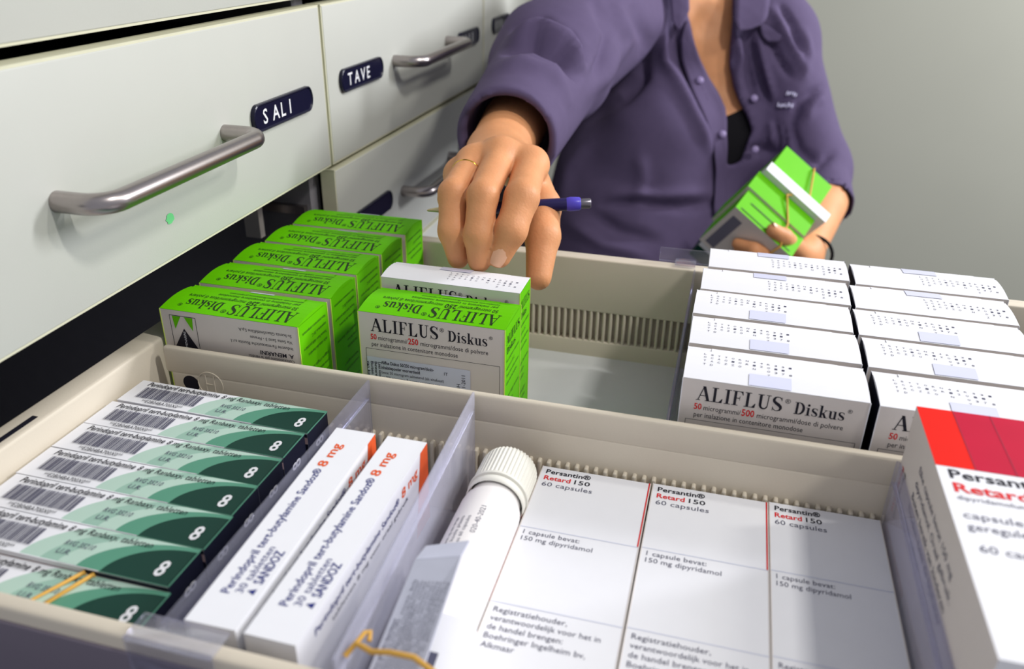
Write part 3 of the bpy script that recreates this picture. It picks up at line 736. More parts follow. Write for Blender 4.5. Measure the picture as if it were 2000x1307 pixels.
# leaflet standing sheet: text runs along its length
a0 = (-.060, -.16, .005); a1 = (.030, -.17, .030); a2 = (.018, .120, .078); a3 = (-.060, .105, .064)
sheet('printed_fold', [a0, a1, a2, a3], M_PAPER, rows=11)
sheet('blank_fold', [(-.060, .103, .064), (.018, .118, .078), (.020, .160, .078), (-.056, .145, .060)], mat('leaflet_blank', (196, 198, 214), .7))
lc = tag(MB().build('small_carton', []) if False else empty('small_carton', (-.345, .86, -.09)), 'small white carton end beside the folded leaflet near the bottom', 'box')
b = MB(); b.bbox((-.035, -.09, -.02), (.038, .115, .035), .002, 0, 1); b.build('carton_body', [M_CARD], lc)
b = MB(); b.add([(-.034, -.08, .036), (.006, -.08, .036), (.0, .03, .036), (-.034, .03, .036)], [(0, 1, 2, 3)]); b.build('printed_patch', [M_SOFT], lc)
b = MB()
b.tube([(-.462, .800, .0), (-.452, .818, .010), (-.440, .815, .012), (-.42, .806, .016), (-.39, .804, .026), (-.35, .802, .030), (-.31, .79, .02)], .0045, 0, 8)
b.tube([(-.452, .818, .010), (-.446, .840, .014), (-.440, .846, .012), (-.436, .832, .006)], .004, 0, 8)
tag(b.build('rubber_band', [M_BAND]), 'brown rubber band across the bottom of the folded leaflet', 'rubber band')

# ------------------------------------------------------------------ implicit-surface body modelling (metres)
CAMP = np.array([0, 0, CAMZ])
def at(px, py, d):            # point seen at a photo position, d metres in front of the lens
    return CAMP + d*(FW + (px-1000)/FPX*RT - (py-653.5)/FPX*UP)
def proj(P):
    Q = P-CAMP; d = Q@FW
    return 1000+FPX*(Q@RT)/d, 653.5-FPX*(Q@UP)/d, d
def smin(a, b, k):
    h = np.clip(.5+.5*(b-a)/k, 0, 1); return b*(1-h)+a*h-k*h*(1-h)
def smax(a, b, k): return -smin(-a, -b, k)
def d_cap(P, a, b, ra, rb):
    a = np.asarray(a); b = np.asarray(b); ab = b-a; t = np.clip(((P-a)@ab)/(ab@ab), 0, 1)
    return np.linalg.norm(P-a-t[..., None]*ab, axis=-1)-(ra+(rb-ra)*t)
def d_ell(P, c, ax, r):       # ax: 3x3 rows of axes
    q = (P-np.asarray(c))@np.asarray(ax).T; r = np.asarray(r, float)
    k0 = np.linalg.norm(q/r, axis=-1); k1 = np.linalg.norm(q/(r*r), axis=-1)+1e-9
    return k0*(k0-1)/k1
def surface_nets(fn, lo, hi, h):
    lo = np.array(lo, float); n = np.ceil((np.array(hi)-lo)/h).astype(int)+1
    X = lo[0]+h*np.arange(n[0]); Y = lo[1]+h*np.arange(n[1]); Z = lo[2]+h*np.arange(n[2])
    V = np.empty(n, dtype=np.float32)
    G = np.stack(np.meshgrid(Y, Z, indexing='ij'), -1)
    st = max(1, int(400000/(n[1]*n[2])))
    for i in range(0, n[0], st):
        xs = X[i:i+st]; P = np.empty((len(xs), n[1], n[2], 3)); P[..., 0] = xs[:, None, None]; P[..., 1:] = G[None]
        V[i:i+st] = fn(P)
    inside = V < 0
    c = [V[dx:n[0]-1+dx, dy:n[1]-1+dy, dz:n[2]-1+dz] for dx in (0, 1) for dy in (0, 1) for dz in (0, 1)]
    s = sum((q < 0).astype(np.int8) for q in c); act = (s > 0) & (s < 8)
    idx = -np.ones(act.shape, dtype=np.int64); ii = np.argwhere(act); idx[act] = np.arange(len(ii))
    cv = np.stack([q[act] for q in c], -1); off = np.array([(dx, dy, dz) for dx in (0, 1) for dy in (0, 1) for dz in (0, 1)], float)
    acc = np.zeros((len(ii), 3)); cnt = np.zeros(len(ii))
    for a in range(8):
        for b in range(a+1, 8):
            if abs(off[a]-off[b]).sum() != 1: continue
            va = cv[:, a]; vb = cv[:, b]; mk = (va < 0) != (vb < 0); t = np.where(mk, va/(va-vb+1e-12), 0)
            acc += np.where(mk[:, None], off[a]+(off[b]-off[a])*t[:, None], 0); cnt += mk
    verts = lo+h*(ii+acc/cnt[:, None]); faces = []
    for ax in range(3):
        o1, o2 = [(1, 2), (2, 0), (0, 1)][ax]
        sl = [slice(None)]*3; s0 = list(sl); s1 = list(sl); s0[ax] = slice(0, -1); s1[ax] = slice(1, None)
        A = inside[tuple(s0)]; B = inside[tuple(s1)]; ch = A != B
        E_ = np.argwhere(ch); ok = (E_[:, o1] > 0) & (E_[:, o2] > 0) & (E_[:, o1] < n[o1]-1) & (E_[:, o2] < n[o2]-1); E_ = E_[ok]
        fl = A[tuple(E_.T)]
        q = []
        for (d1, d2) in ((0, 0), (1, 0), (1, 1), (0, 1)):
            e = E_.copy(); e[:, o1] -= 1-d1; e[:, o2] -= 1-d2; q.append(idx[tuple(e.T)])
        q = np.stack(q, -1); q[~fl] = q[~fl][:, ::-1]; faces.append(q[(q >= 0).all(1)])
    return verts, np.concatenate(faces)
def relax(v, f, it=2):
    n = len(v)
    for _ in range(it):
        acc = np.zeros_like(v); cnt = np.zeros(n)
        for a, b in ((0, 1), (1, 2), (2, 3), (3, 0)):
            for p, q in ((a, b), (b, a)):
                np.add.at(acc, f[:, p], v[f[:, q]]); np.add.at(cnt, f[:, p], 1)
        v = v*.5+.5*acc/np.maximum(cnt, 1)[:, None]
    return v
def normals(v, f):
    nn = np.cross(v[f[:, 2]]-v[f[:, 0]], v[f[:, 3]]-v[f[:, 1]]); out = np.zeros_like(v)
    for k in range(4): np.add.at(out, f[:, k], nn)
    return out/(np.linalg.norm(out, axis=1)[:, None]+1e-12)
def meshobj(name, parts, mats, parent=None, mi=None):
    V = []; F = []; Mi = []; b = 0
    for k, (v, f) in enumerate(parts):
        V.append(v); F.append(f+b); b += len(v); Mi += [0 if mi is None else mi[k]]*len(f)
    V = np.concatenate(V); F = np.concatenate(F)
    me = bpy.data.meshes.new(name); me.vertices.add(len(V)); me.vertices.foreach_set('co', V.astype(np.float32).ravel())
    me.loops.add(F.size); me.loops.foreach_set('vertex_index', F.astype(np.int32).ravel()); me.polygons.add(len(F))
    me.polygons.foreach_set('loop_start', np.arange(0, F.size, 4, dtype=np.int32))
    for M in mats: me.materials.append(M)
    me.update(calc_edges=True); me.validate()
    me.polygons.foreach_set('use_smooth', [True]*len(me.polygons))
    if mi is not None and len(Mi) == len(me.polygons): me.polygons.foreach_set('material_index', Mi)
    o = bpy.data.objects.new(name, me); COL.objects.link(o); o.parent = parent
    return o
def bounds(pts, pad): pts = np.array(pts); return pts.min(0)-pad, pts.max(0)+pad

# --- reaching right hand (wrist far, knuckles towards the lens, fingers hanging)
def hand_fn(wrist, fore, mcps, fingers, thumb, wr, palmr, extra=()):
    def fn(P):
        D = d_cap(P, fore[0], wrist, fore[1], wr)
        for mc in mcps: D = smin(D, d_cap(P, wrist, mc[0], wr*.62, mc[1]), palmr)
        for e in extra: D = smin(D, d_cap(P, *e), palmr)
        out = D
        for fg in fingers:
            Fv = None
            for (a, ra), (b, rb) in zip(fg[:-1], fg[1:]):
                c = d_cap(P, a, b, ra, rb); Fv = c if Fv is None else smin(Fv, c, .004)
            out = np.minimum(out, smin(D, Fv, .009))
        Fv = None
        for (a, ra), (b, rb) in zip(thumb[:-1], thumb[1:]):
            c = d_cap(P, a, b, ra, rb); Fv = c if Fv is None else smin(Fv, c, .005)
        return np.minimum(out, smin(D, Fv, .014))
    return fn
RW = at(972, 300, .715)
m_mid, m_idx, m_rng, m_pnk = at(978, 302, .650), at(1036, 322, .652), at(926, 318, .652), at(896, 340, .668)
fA = [(m_rng, .0122), (at(885, 378, .606), .0107), (at(883, 452, .603), .0100), (at(895, 504, .612), .0082)]
fB = [(m_mid, .0122), (at(943, 382, .596), .0112), (at(934, 460, .594), .0104), (at(936, 510, .604), .0086)]
fC = [(m_idx, .0128), (at(1019, 386, .600), .0126), (at(998, 450, .594), .0116), (at(975, 500, .600), .0090)]
fP = [(m_pnk, .0100), (at(878, 388, .634), .0086), (at(886, 440, .642), .0078), (at(905, 452, .662), .0066)]
th = [(at(1030, 345, .690), .0170), (at(1058, 405, .655), .0150), (at(1060, 462, .634), .0132), (at(1052, 542, .624), .0098)]
RF = at(1010, 235, .80)
hf = hand_fn(RW, (RF, .031), [(m_mid, .0135), (m_idx, .0138), (m_rng, .0128), (m_pnk, .0112)], [fA, fB, fC, fP], th, .0265, .014)
def hfn(P):   # knuckle bumps
    D = hf(P)
    return D
pts = [RW, RF]+[q[0] for fg in (fA, fB, fC, fP, th) for q in fg]
lo, hi = bounds(pts, .036)
hv, hq = surface_nets(hfn, lo, hi, .0016); hv = relax(hv, hq, 2)
R_HAND = (hv, hq)

# --- left hand holding the bundle
LW = at(1572, 492, 1.075)
LE = at(1606, 395, 1.20)
th2 = [(at(1572, 500, 1.06), .015), (at(1550, 482, 1.024), .0125), (at(1530, 464, .994), .0108), (at(1510, 450, .984), .0088)]
def lf_(dx, dy, dd, s=1): return [(at(1553+dx, 512+dy, 1.055+dd), .011*s), (at(1512+dx, 502+dy, 1.012+dd), .0102*s), (at(1472+dx, 490+dy, 1.0+dd), .0092*s), (at(1440+dx, 478+dy, 1.012+dd), .0072*s)]
lfing = [lf_(0, -2, 0), lf_(2, 15, .006, 1.0), lf_(6, 32, .014, .97), lf_(14, 48, .024, .88)]
lh = hand_fn(LW, (LE, .036), [(q[0][0], .013) for q in lfing], lfing, th2, .0235, .016, extra=[(at(1560, 505, 1.06), at(1556, 540, 1.075), .015, .013)])
pts = [LW, LE]+[q[0] for fg in lfing+[th2] for q in fg]
lo, hi = bounds(pts, .045)
lv, lq = surface_nets(lh, lo, hi, .0022); lv = relax(lv, lq, 2)
L_HAND = (lv, lq)

# --- torso and shirt
SHR, SHL = at(1178, 30, 1.20), at(1500, 84, 1.33)
ELR, CFR = at(1078, 128, .96), at(990, 270, .742)
ELL, CFL = at(1588, 338, 1.27), at(1612, 396, 1.20)
NKB = at(1392, -70, 1.36)
HIP = at(1225, 800, 1.42)
VW = np.stack([RT, FW, UP])
def torso(P, off=0.0):
    D = d_ell(P, at(1345, 170, 1.40), VW, (.170, .135, .21))
    D = smin(D, d_cap(P, at(1290, 60, 1.33), at(1440, 80, 1.37), .100, .092), .06)
    D = smin(D, d_ell(P, at(1260, 440, 1.38), VW, (.165, .135, .24)), .07)
    D = smin(D, d_cap(P, at(1235, 600, 1.40), HIP, .135, .150), .08)
    D = smin(D, d_ell(P, at(1290, 265, 1.285), VW, (.078, .058, .075)), .05)
    D = smin(D, d_ell(P, at(1460, 270, 1.315), VW, (.068, .05, .07)), .05)
    D = smin(D, d_cap(P, NKB, at(1300, -10, 1.33), .062, .07), .05)
    D = smin(D, d_cap(P, NKB, SHL, .055, .070), .05)
    return D-off
def arms(P):
    a = smin(d_cap(P, SHR, ELR, .086, .066), d_cap(P, ELR, CFR, .066, .047), .03)
    b = smin(d_cap(P, SHL, ELL, .074, .052), d_cap(P, ELL, CFL, .052, .040), .025)
    return a, b
VPOLY = np.array([(1330, -230), (1340, -60), (1344, 30), (1352, 70), (1366, 112), (1384, 150), (1404, 184), (1417, 210), (1420, 235), (1421, 322), (1436, 318), (1448, 312), (1456, 285), (1467, 254), (1460, 228), (1446, 200), (1432, 165), (1425, 130), (1428, 60), (1432, 0), (1438, -60), (1460, -230)], float)
def poly_sd(x, y, Q=VPOLY):
    d = np.full(x.shape, 1e9); s = np.ones(x.shape, bool); n = len(Q); ins = np.zeros(x.shape, bool)
    for i in range(n):
        a = Q[i]; b = Q[(i+1) % n]; e = b-a
        t = np.clip(((x-a[0])*e[0]+(y-a[1])*e[1])/(e@e), 0, 1)
        d = np.minimum(d, np.hypot(x-a[0]-t*e[0], y-a[1]-t*e[1]))
        c = ((a[1] <= y) & (b[1] > y)) | ((b[1] <= y) & (a[1] > y))
        xi = a[0]+(y-a[1])*e[0]/(e[1] if e[1] else 1e-9); ins ^= c & (x < xi)
    return np.where(ins, -d, d)
def shirt(P):
    D = torso(P); a, b = arms(P)
    D = smin(smin(D, a, .035), b, .022)
    # open cuffs
    ua = (CFR-ELR)/np.linalg.norm(CFR-ELR); ub = (CFL-ELL)/np.linalg.norm(CFL-ELL)
    pa = (P-CFR)@ua; pb_ = (P-CFL)@ub
    na = np.linalg.norm(P-CFR, axis=-1) < .12; nb_ = np.linalg.norm(P-CFL, axis=-1) < .10
    D = np.where(na, smax(D, pa-.006, .003), D); D = np.where(nb_, smax(D, pb_-.016, .003), D)
    D = smax(D, -d_cap(P, CFR-ua*.045, CFR+ua*.08, .036, .043), .003)
    D = smax(D, -d_cap(P, CFL-ub*.03, CFL+ub*.07, .033, .036), .003)
    # open neck
    x, y, d = proj(P)
    v = poly_sd(x, y)*d/FPX
    D = np.where((d < 1.42), smax(D, -v, .003), D)
    D = np.where(UPZ(P) > TOPZ, smax(D, -(np.linalg.norm(np.cross(P-NKB, NKA), axis=-1)-.062), .004), D)
    return D
NKT = at(1405, -190, 1.38); NKA = (NKT-NKB)/np.linalg.norm(NKT-NKB)
TOPZ = NKB[2]-.02
def UPZ(P): return P[..., 2]
def front(fn, px, py, d0=.9, d1=1.5):   # nearest surface point along a line of sight
    ds = np.linspace(d0, d1, 400); P = np.array([at(px, py, d) for d in ds]); v = fn(P); k = np.argmax(v < 0)
    return ds[k] if v[k] < 0 else None
pts = [SHR, SHL, ELR, CFR, ELL, CFL, NKB, at(1235, 640, 1.4), at(1345, 300, 1.4)]
lo, hi = bounds(pts, .13); lo[2] = at(1235, 640, 1.4)[2]-.05
sv, sq = surface_nets(shirt, lo, hi, .0052); sv = relax(sv, sq, 1)
# cloth folds: (photo polyline, amplitude mm, half width px); negative = valley
FOLDS = [
 ([(1318, -10), (1322, 60), (1334, 120), (1352, 168), (1378, 222), (1396, 270), (1405, 330), (1412, 420)], -6, 5), 
 ([(1345, 120), (1372, 180), (1400, 235), (1412, 300)], 3, 10),
 ([(1290, 40), (1300, 120), (1340, 190), (1370, 250), (1385, 290)], 6, 12),
 ([(1240, 20), (1262, 80), (1255, 150), (1215, 190), (1150, 225)], -9, 12),
 ([(1205, 20), (1225, 80), (1195, 140), (1160, 185)], 7, 12),
 ([(1160, 10), (1190, 60), (1180, 110), (1160, 150)], -6, 9),
 ([(1010, 60), (1060, 45), (1110, 70), (1140, 110)], -7, 10), ([(985, 100), (1040, 85), (1100, 110), (1130, 150)], -6, 9),
 ([(1000, 80), (1050, 66), (1105, 90), (1135, 130)], 6, 9),
 ([(965, 140), (1020, 128), (1080, 150), (1110, 200)], 4, 12),
 ([(940, 180), (1000, 170), (1050, 195), (1075, 245)], -4, 8), ([(990, 205), (1030, 215), (1058, 250), (1070, 290)], -4, 6), ([(925, 215), (970, 205), (1020, 222), (1050, 270)], 3, 8),
 ([(1400, 395), (1330, 405), (1250, 395), (1180, 400)], -5, 10), ([(1380, 375), (1290, 385), (1200, 380)], 4, 12),
 ([(1250, 300), (1255, 350), (1245, 400)], 3, 14), ([(1150, 280), (1110, 330), (1095, 400)], 4, 14),
 ([(1160, 420), (1210, 450), (1280, 470)], -4, 12), ([(1120, 440), (1180, 480), (1260, 500)], 4, 12),
 ([(1465, 60), (1475, 110), (1490, 165), (1500, 195)], -5, 6), ([(1478, 70), (1490, 120), (1510, 190)], 5, 7), ([(1500, 60), (1520, 110), (1545, 150)], -7, 7),
 ([(1510, 20), (1530, 60), (1555, 105), (1568, 140)], 5, 8), ([(1525, 10), (1550, 50), (1560, 100)], -5, 6), ([(1570, 60), (1580, 110), (1570, 150)], 4, 8),
 ([(1605, 170), (1580, 185), (1560, 200), (1548, 235)], -7, 8), ([(1608, 190), (1588, 205), (1572, 235)], 4, 8),
 ([(1515, 235), (1522, 270), (1518, 300)], -3, 4), ([(1528, 235), (1534, 270), (1528, 300)], -3, 4), ([(1505, 240), (1508, 280)], 3, 5),
 ([(1440, 300), (1480, 290), (1520, 300)], -5, 12), ([(1540, 230), (1560, 290), (1600, 320)], -4, 9), ([(1625, 300), (1600, 320), (1590, 350)], -5, 8), ([(1640, 350), (1615, 362), (1605, 385)], -4, 7), ([(1632, 325), (1610, 340)], 4, 7),
 ([(1436, 60), (1446, 110), (1440, 150), (1448, 190)], 5, 7), ([(1455, 70), (1462, 130), (1470, 180)], -6, 7),
]
nrm = normals(sv, sq); x, y, d = proj(sv); face = np.clip(-(nrm@FW)*1.6, 0, 1)
disp = np.zeros(len(sv))
for pl, amp, wd in FOLDS:
    pl = np.array(pl, float); best = np.full(len(sv), 1e9); tt = np.zeros(len(sv)); n = len(pl)-1
    for i in range(n):
        a, b = pl[i], pl[i+1]; e = b-a; t = np.clip(((x-a[0])*e[0]+(y-a[1])*e[1])/(e@e), 0, 1)
        q = np.hypot(x-a[0]-t*e[0], y-a[1]-t*e[1]); mk = q < best; best = np.where(mk, q, best); tt = np.where(mk, (i+t)/n, tt)
    disp += (3.2 if pl[:, 0].max() < 1160 and pl[:, 1].max() < 300 else 1.8)*amp*.001*np.exp(-(best/wd)**2)*np.clip(4*tt*(1-tt)+.35, 0, 1)
rw = np.sin(sv[:, 0]*61+np.sin(sv[:, 2]*40)*1.5+sv[:, 2]*23)*.0010+np.sin(sv[:, 2]*95+sv[:, 0]*33)*.0006
cw = np.clip((np.linalg.norm(sv-CFR, axis=1)-.058)/.03, 0, 1)*np.clip((np.linalg.norm(sv-CFL, axis=1)-.045)/.03, 0, 1)
sv = sv+nrm*((disp*face)*cw+rw*(.3+.7*cw))[:, None]

# --- skin: neck, chest, head, one mesh with the hands
HDC = at(1425, -330, 1.33)
def skin_core(P):
    x, y, d = proj(P)
    D = torso(P)+.013+.25*np.maximum(0, poly_sd(x, y)*d/FPX-.012)
    D = smin(D, d_cap(P, NKB-NKA*.05, NKT, .060, .054), .02)
    x, y, d = proj(P)
    for (a, b) in (((1352, 62), (1384, 66)), ((1430, 40), (1402, 66))):
        pa, pb_ = at(*a, 1.262), at(*b, 1.262)
    D = smax(D, -d_ell(P, at(1388, 30, 1.225), VW, (.014, .030, .022)), .02)      # hollow of the throat
    D = smin(D, d_ell(P, HDC, VW, (.075, .095, .112)), .03)
    D = smin(D, d_ell(P, HDC-FW*.075-UP*.055, VW, (.045, .035, .045)), .03)       # jaw
    D = smin(D, d_cap(P, HDC-FW*.098+UP*.02, HDC-FW*.115-UP*.022, .008, .013), .008)  # nose
    D = smin(D, d_cap(P, HDC-FW*.100-UP*.050-RT*.018, HDC-FW*.100-UP*.050+RT*.018, .007, .007), .006)
    for s_ in (-1, 1):
        D = smax(D, -d_ell(P, HDC-FW*.105+RT*.032*s_+UP*.018, VW, (.016, .014, .010)), .008)
        D = smin(D, d_ell(P, HDC+RT*.077*s_, VW, (.010, .020, .032)), .006)
    return D
lo, hi = bounds([NKB, NKT, HDC, at(1440, 330, 1.33), at(1330, 330, 1.33), at(1250, 120, 1.35)], .135)
cv_, cq_ = surface_nets(skin_core, lo, hi, .0050); cv_ = relax(cv_, cq_, 1)
# forearm pieces continue inside the sleeves
def fore_fn(P):
    return smin(d_cap(P, SHR, ELR, .030, .034), d_cap(P, ELR, at(1000, 250, .78), .034, .031), .02)
v1, q1 = surface_nets(fore_fn, *bounds([SHR, ELR, at(1000, 250, .78)], .06), .008)
def fore_fn2(P): return smin(d_cap(P, SHL, ELL, .030, .032), d_cap(P, ELL, LE, .032, .033), .02)
v2, q2 = surface_nets(fore_fn2, *bounds([SHL, ELL, LE], .06), .008)
HX, HY = HIP[0], HIP[1]
FLM = FZ*U
person = tag(empty('person', (HX/U, HY/U, FZ)), 'person in a purple button shirt reaching over the drawer, holding green boxes', 'person')
body = meshobj('body', [(cv_, cq_), R_HAND, L_HAND, (v1, q1), (v2, q2)], [M_SKIN])
def adopt(o, p=person): o.parent = p; o.matrix_parent_inverse = Matrix.Translation(-Vector(p.location)); return o
adopt(body)
shirt_o = adopt(meshobj('shirt', [(sv, sq)], [M_SHIRT]))
def under(P):
    D = torso(P, -.0095); x, y, d = proj(P)
    return smax(D, (226+((x-1440)/40)**2*0-(x-1420)*.45-y)*d/FPX, .003)
lo, hi = bounds([at(1380, 210, 1.3), at(1500, 345, 1.3)], .05)
uv, uq = surface_nets(under, lo, hi, .0045); adopt(meshobj('undershirt', [(uv, uq)], [M_UNDER]))
def legs(P):
    D = d_ell(P, HIP, np.eye(3), (.185, .135, .16))
    for s_ in (-1, 1):
        k = np.array([HX+.10*s_, HY-.01, -.62]); an = np.array([HX+.11*s_, HY+.03, FLM+.07])
        D = smin(D, d_cap(P, HIP+np.array([.085*s_, 0, -.08]), k, .092, .062), .04); D = smin(D, d_cap(P, k, an, .060, .05), .03)
    return D
lgv, lgq = surface_nets(legs, *bounds([HIP, (HX-.2, HY-.15, FLM+.03), (HX+.2, HY+.15, FLM+.03)], .10), .016)
adopt(meshobj('trousers', [(relax(lgv, lgq, 1), lgq)], [M_TROUSER]))
for s_ in (-1, 1):
    def shoe(P, s_=s_): return smax(d_ell(P, (HX+.11*s_, HY-.04, FLM+.045), np.eye(3), (.048, .135, .055)), -(P[..., 2]-FLM-.001), .004)
    zv, zq = surface_nets(shoe, (HX+.11*s_-.07, HY-.2, FLM-.02), (HX+.11*s_+.07, HY+.12, FLM+.12), .008)
    adopt(meshobj('shoe', [(zv, zq)], [M_UNDER]))
def hair(P):
    D = d_ell(P, HDC+FW*.02+UP*.02, VW, (.088, .100, .120))
    D = smin(D, d_ell(P, HDC+FW*.075-UP*.06, VW, (.075, .05, .11)), .03)
    return smax(D, -d_ell(P, HDC-FW*.085-UP*.025, VW, (.066, .085, .092)), .01)
hv2, hq2 = surface_nets(hair, *bounds([HDC], .22), .008); adopt(meshobj('hair', [(relax(hv2, hq2, 1), hq2)], [M_HAIR]))

# --- shirt details
def drape(name, poly, M, th=.004, off=.003, fn=shirt, res=14, lift=None):
    poly = np.array(poly, float); x0, y0 = poly.min(0); x1, y1 = poly.max(0)
    # grid clipped to the outline by squeezing rows between left and right edges
    rows = np.linspace(y0+.01, y1-.01, res); vs = []
    for yy in rows:
        xs = []
        for i in range(len(poly)):
            a = poly[i]; b = poly[(i+1) % len(poly)]
            if (a[1] <= yy) != (b[1] <= yy): xs.append(a[0]+(yy-a[1])*(b[0]-a[0])/(b[1]-a[1]))
        xl, xr = min(xs), max(xs)
        for t in np.linspace(0, 1, 7):
            xx = xl+(xr-xl)*t; dd = front(fn, xx, yy)
            if dd is None: dd = 1.2
            l_ = off+(lift(t, (yy-y0)/(y1-y0)) if lift else 0)
            vs.append((xx, yy, dd-l_))
    D = np.array([q[2] for q in vs]).reshape(res, 7)
    med = np.median(D, axis=0); D = np.clip(D, D-.0, med.max()+.02)
    vs = [(q[0], q[1], d_) for q, d_ in zip(vs, D.ravel())]
    F_ = [at(*q) for q in vs]; B_ = [at(q[0], q[1], q[2]+th) for q in vs]; n = len(vs); b = MB(1.0); fs = []
    for i in range(res-1):
        for j in range(6):
            k = i*7+j; fs.append((k, k+7, k+8, k+1)); fs.append((n+k, n+k+1, n+k+8, n+k+7))
    edge = [j for j in range(7)]+[i*7+6 for i in range(1, res)]+[(res-1)*7+j for j in range(5, -1, -1)]+[i*7 for i in range(res-2, 0, -1)]
    for a, c in zip(edge, edge[1:]+edge[:1]): fs.append((a, c, n+c, n+a))
    b.add(F_+B_, fs, 0, True); return adopt(b.build(name, [M], None))
tfn = lambda P: torso(P)
drape('collar', [(1436, -30), (1508, -30), (1500, 30), (1492, 46), (1470, 56), (1444, 62), (1434, 40)], M_SHIRT, off=.016, fn=tfn, lift=lambda t, s: .008*s)
drape('collar', [(1306, -30), (1345, -30), (1347, 20), (1340, 36), (1326, 60), (1312, 40)], M_SHIRT, off=.014, fn=tfn, lift=lambda t, s: .006*s)
drape('lapel', [(1484, 44), (1500, 50), (1530, 72), (1520, 82), (1500, 82), (1487, 70)], M_SHIRT, off=.010, fn=tfn, res=8)
drape('placket', [(1344, 38), (1352, 70), (1366, 112), (1384, 150), (1404, 184), (1417, 210), (1420, 235), (1420, 330), (1416, 420), (1394, 420), (1398, 330), (1392, 280), (1376, 232), (1350, 176), (1332, 120), (1330, 80), (1336, 52)], M_SHIRT, off=.007, fn=tfn, res=30)
M_BTN = mat('button', (150, 134, 176), .3)
for (bx, by) in ((1367, 157), (1411, 262), (1473, 192), (1475, 292)):
    dd = front(tfn, bx, by)-.011; c = at(bx, by, dd); b = MB(1.0)
    b.lathe([(.0005, .002), (.0045, .002), (.0055, .001), (.0055, -.002)], c, -FW, n=16); adopt(b.build('button', [M_BTN], None))
b = MB(1.0)       # small pale stitched mark on the chest pocket
def stitch(px, py, w_, h_):
    q = [(px, py), (px+w_, py+h_)]
    b.tube([at(u, v, (front(shirt, u, v) or 1.25)-.003) for u, v in q], .0012, 0, 6)
for i in range(5): stitch(1536+4.2*i, 186+(i % 2)*2-3*math.sin(i), 2.5, -7+2*(i % 3))
for i in range(9): stitch(1519+3.4*i, 208+(i % 3), 1.5, -7+(i % 2)*3)
adopt(b.build('stitched_mark', [mat('thread', (208, 204, 232), .6)], None))

# --- nails
def nail(tip, prev, side, size, parent=body):
    tip = np.array(tip); ax = tip-np.array(prev); ax /= np.linalg.norm(ax); nr = side-ax*(side@ax); nr /= np.linalg.norm(nr); rt = np.cross(ax, nr)
    b = MB(1.0); n = 7; vs = []
    for i in range(n):
        v = -1+2*i/(n-1)
        for j in range(5):
            u = -1+2*j/4; wv = 1-.25*max(0, v)**2
            vs.append(tuple(tip+ax*(size*.9*v+.001)+rt*(size*.62*u*wv)+nr*(size_r(size)-size*.30*u*u-.0006*v*v)))
    fs = [(i*5+j, i*5+j+1, (i+1)*5+j+1, (i+1)*5+j) for i in range(n-1) for j in range(4)]
    b.add(vs, fs, 0, True); return adopt(b.build('fingernail', [M_NAIL], None))
def size_r(s): return s*1.16
_ax = fC[3][0]-fC[2][0]; _ax = _ax/np.linalg.norm(_ax)
nail(fC[3][0]-_ax*.0028, fC[2][0], -FW-UP*.1+RT*.05, .0088)
nail(th2[3][0], th2[2][0], -FW*.6+UP*.8, .0075)
# ring on the ring finger
def torus(name, c, ax, R_, r_, M):
    ax = np.array(ax)/np.linalg.norm(ax); e = np.cross(ax, UP); e /= np.linalg.norm(e); g = np.cross(ax, e); b = MB(1.0)
    b.tube([c+R_*(math.cos(2*math.pi*i/32)*e+math.sin(2*math.pi*i/32)*g) for i in range(32)], r_, 0, 8, closed=True); return b.build(name, [M])
a_, b_ = fA[0][0], fA[1][0]
tag(torus('finger_ring', a_+(b_-a_)*.38, b_-a_, .0110, .0011, M_GOLD), 'thin gold ring on the finger of the reaching hand', 'ring')
tag(torus('hair_tie', at(1584, 496, 1.078), LE-LW, .0262, .0022, M_UNDER), 'thin black hair tie worn round the wrist of the hand with the green boxes', 'hair tie')
# pen through the fingers
pa, pz = at(834, 411, .640), at(1154, 397, .640)
ux = (pz-pa)/np.linalg.norm(pz-pa); Lp = np.linalg.norm(pz-pa)
pe = tag(empty('pen', tuple(pa/U)), 'dark violet ballpoint pen held between the fingers of the reaching hand', 'pen'); pe.location = tuple(pa)
def pen(name, prof, M): b = MB(1.0); b.lathe(prof, (0, 0, 0), ux, n=24); return b.build(name, [M], pe)
pen('tip', [(.0003, 0), (.0010, .001), (.0022, .010), (.0030, .013), (.0034, .014)], mat('pen_tip', (190, 176, 140), .3, metal=.8))
pen('barrel', [(.0034, .014), (.0048, .020), (.0050, Lp-.016), (.0046, Lp-.014)], M_PEN)
pen('collar_ring', [(.0050, Lp-.019), (.0056, Lp-.016), (.0052, Lp-.009), (.0045, Lp-.008)], M_PENR)
pen('button', [(.0038, Lp-.009), (.0040, Lp-.001), (.0034, Lp), (.0003, Lp)], mat('pen_cap', (120, 116, 124), .3, metal=.7))

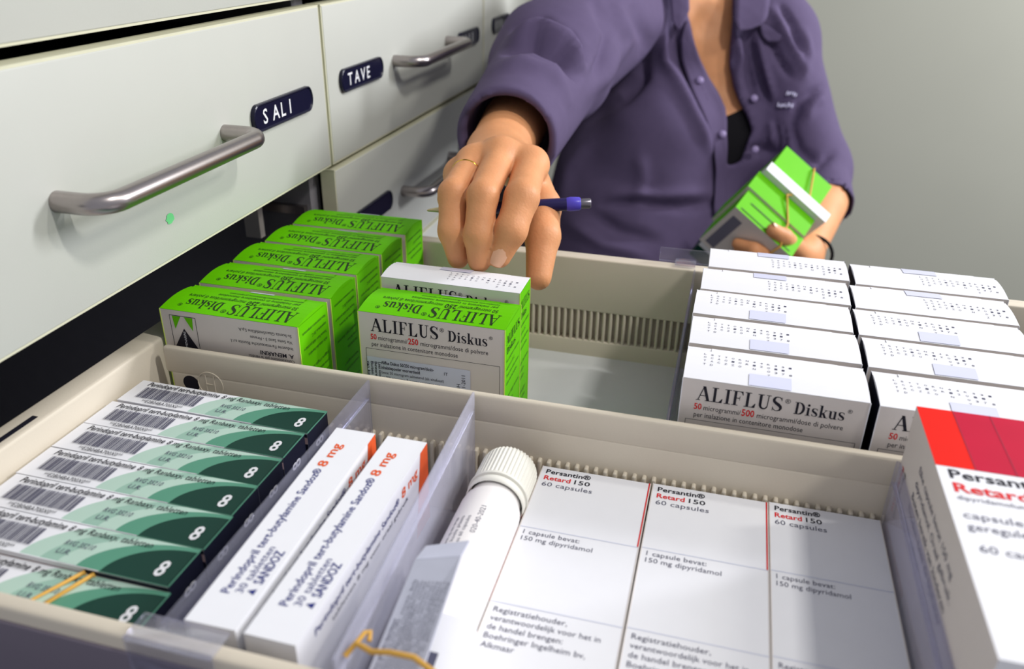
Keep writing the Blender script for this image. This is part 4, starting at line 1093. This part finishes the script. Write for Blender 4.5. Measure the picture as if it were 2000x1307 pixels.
# --- bundle of cartons held against the chest
e1 = RT*.743-UP*.669
pp = RT*.669+UP*.743
e2 = pp*.85+FW*.527; e3 = -(pp*.527)+FW*.85
def held(name, corner, s1, s2, s3, mats_, label, green=True, text=True):
    o = tag(empty(name, (0, 0, 0)), label, 'box', 'boxes held in the left arm'); o.location = tuple(corner)
    b = MB(1.0)
    def V(a, c, g): return tuple(e1*a+e2*c+e3*g)
    vs = [V(a, c, g) for a in (0, s1) for c in (0, s2) for g in (0, s3)]
    F_ = {'-1': (0, 1, 3, 2), '+1': (4, 6, 7, 5), '-2': (0, 4, 5, 1), '+2': (2, 3, 7, 6), '-3': (0, 2, 6, 4), '+3': (1, 5, 7, 3)}
    for k, (fk, f) in enumerate(F_.items()): b.add([vs[i] for i in f], [(0, 1, 2, 3)], mats_[k])
    if text:
        fn = lambda a, c: tuple(e3*(s3-a)*1.0+e1*(c)-e2*.0006)       # print on the broad face
        b.rect(lambda a, c: V(c, -.0005, a), .012, .006, s3-.006, .020, 9)
        for i in range(3): b.rect(lambda a, c: V(c, -.0005, a), .03+.01*i, .040+.012*i, .062, .043+.012*i, 7)
        b.rect(lambda a, c: V(c, a, -.0005), .004, .006, .0055, s1-.006, 8); b.rect(lambda a, c: V(c, a, -.0005), s2*.55, .012, s2*.60, s1-.02, 8)
    b.build('carton_body', [M_CARD, M_GREEN, M_CARDG, M_DEEP, M_BLACK, M_RED, M_NAVYCARD, M_SOFT, M_DKG, mat('band_slate', (112, 110, 126), .6)], o)
    return o
G_ = [1, 1, 2, 0, 1, 1]
c1 = at(1437, 404, .985)
held('inhaler_carton', c1, .090, .038, .080, G_, 'green and grey carton at the lower left of the bundle in the arm')
c2 = c1+e2*.039+e1*(-.004)+e3*(-.003)
held('inhaler_carton', c2, .092, .034, .080, G_, 'green carton in the middle of the bundle in the arm, next to the white one', text=False)
c3 = c2+e2*.035+e1*.004
held('tablet_box', c3+e3*(-.008), .098, .017, .080, [0]*6, 'white flat box between the green cartons held in the arm', text=False)
c4 = c3+e2*.018+e1*(.004)
held('inhaler_carton', c4, .078, .052, .080, G_, 'green carton at the upper right of the bundle in the arm with a rubber band', text=False)
c5 = at(1386, 458, 1.05)
o = held('tablet_box', c5, .062, .030, .050, [3, 0, 0, 0, 3, 0], 'dark green and white box low behind the bundle near the clear rim clip', text=False)
b = MB(1.0); b.add([tuple(e1*p-e2*.0006+e3*q) for p, q in ((0, .026), (.062, .026), (.062, .05), (0, .05))], [(0, 1, 2, 3)]); b.build('green_panel', [M_DEEP], o)
b = MB(1.0)
o0 = c1-e3*.0022
bp_ = [c1+e1*.066+e3*.070-e2*.0025, c1+e1*.070+e3*.02-e2*.0025, c1+e1*.071-e3*.002-e2*.001, c1+e1*.062+e2*.036-e3*.0035, c2+e1*.044+e2*.030-e3*.0042, c4+e1*.060+e2*.002-e3*.0055, c4+e1*.045+e2*.050-e3*.0035, c4+e1*.045+e2*.0545+e3*.01]
b.tube(bp_, .0013, 0, 8)
tag(b.build('rubber_band', [M_BAND]), 'yellow rubber band round the green cartons held in the arm', 'rubber band')
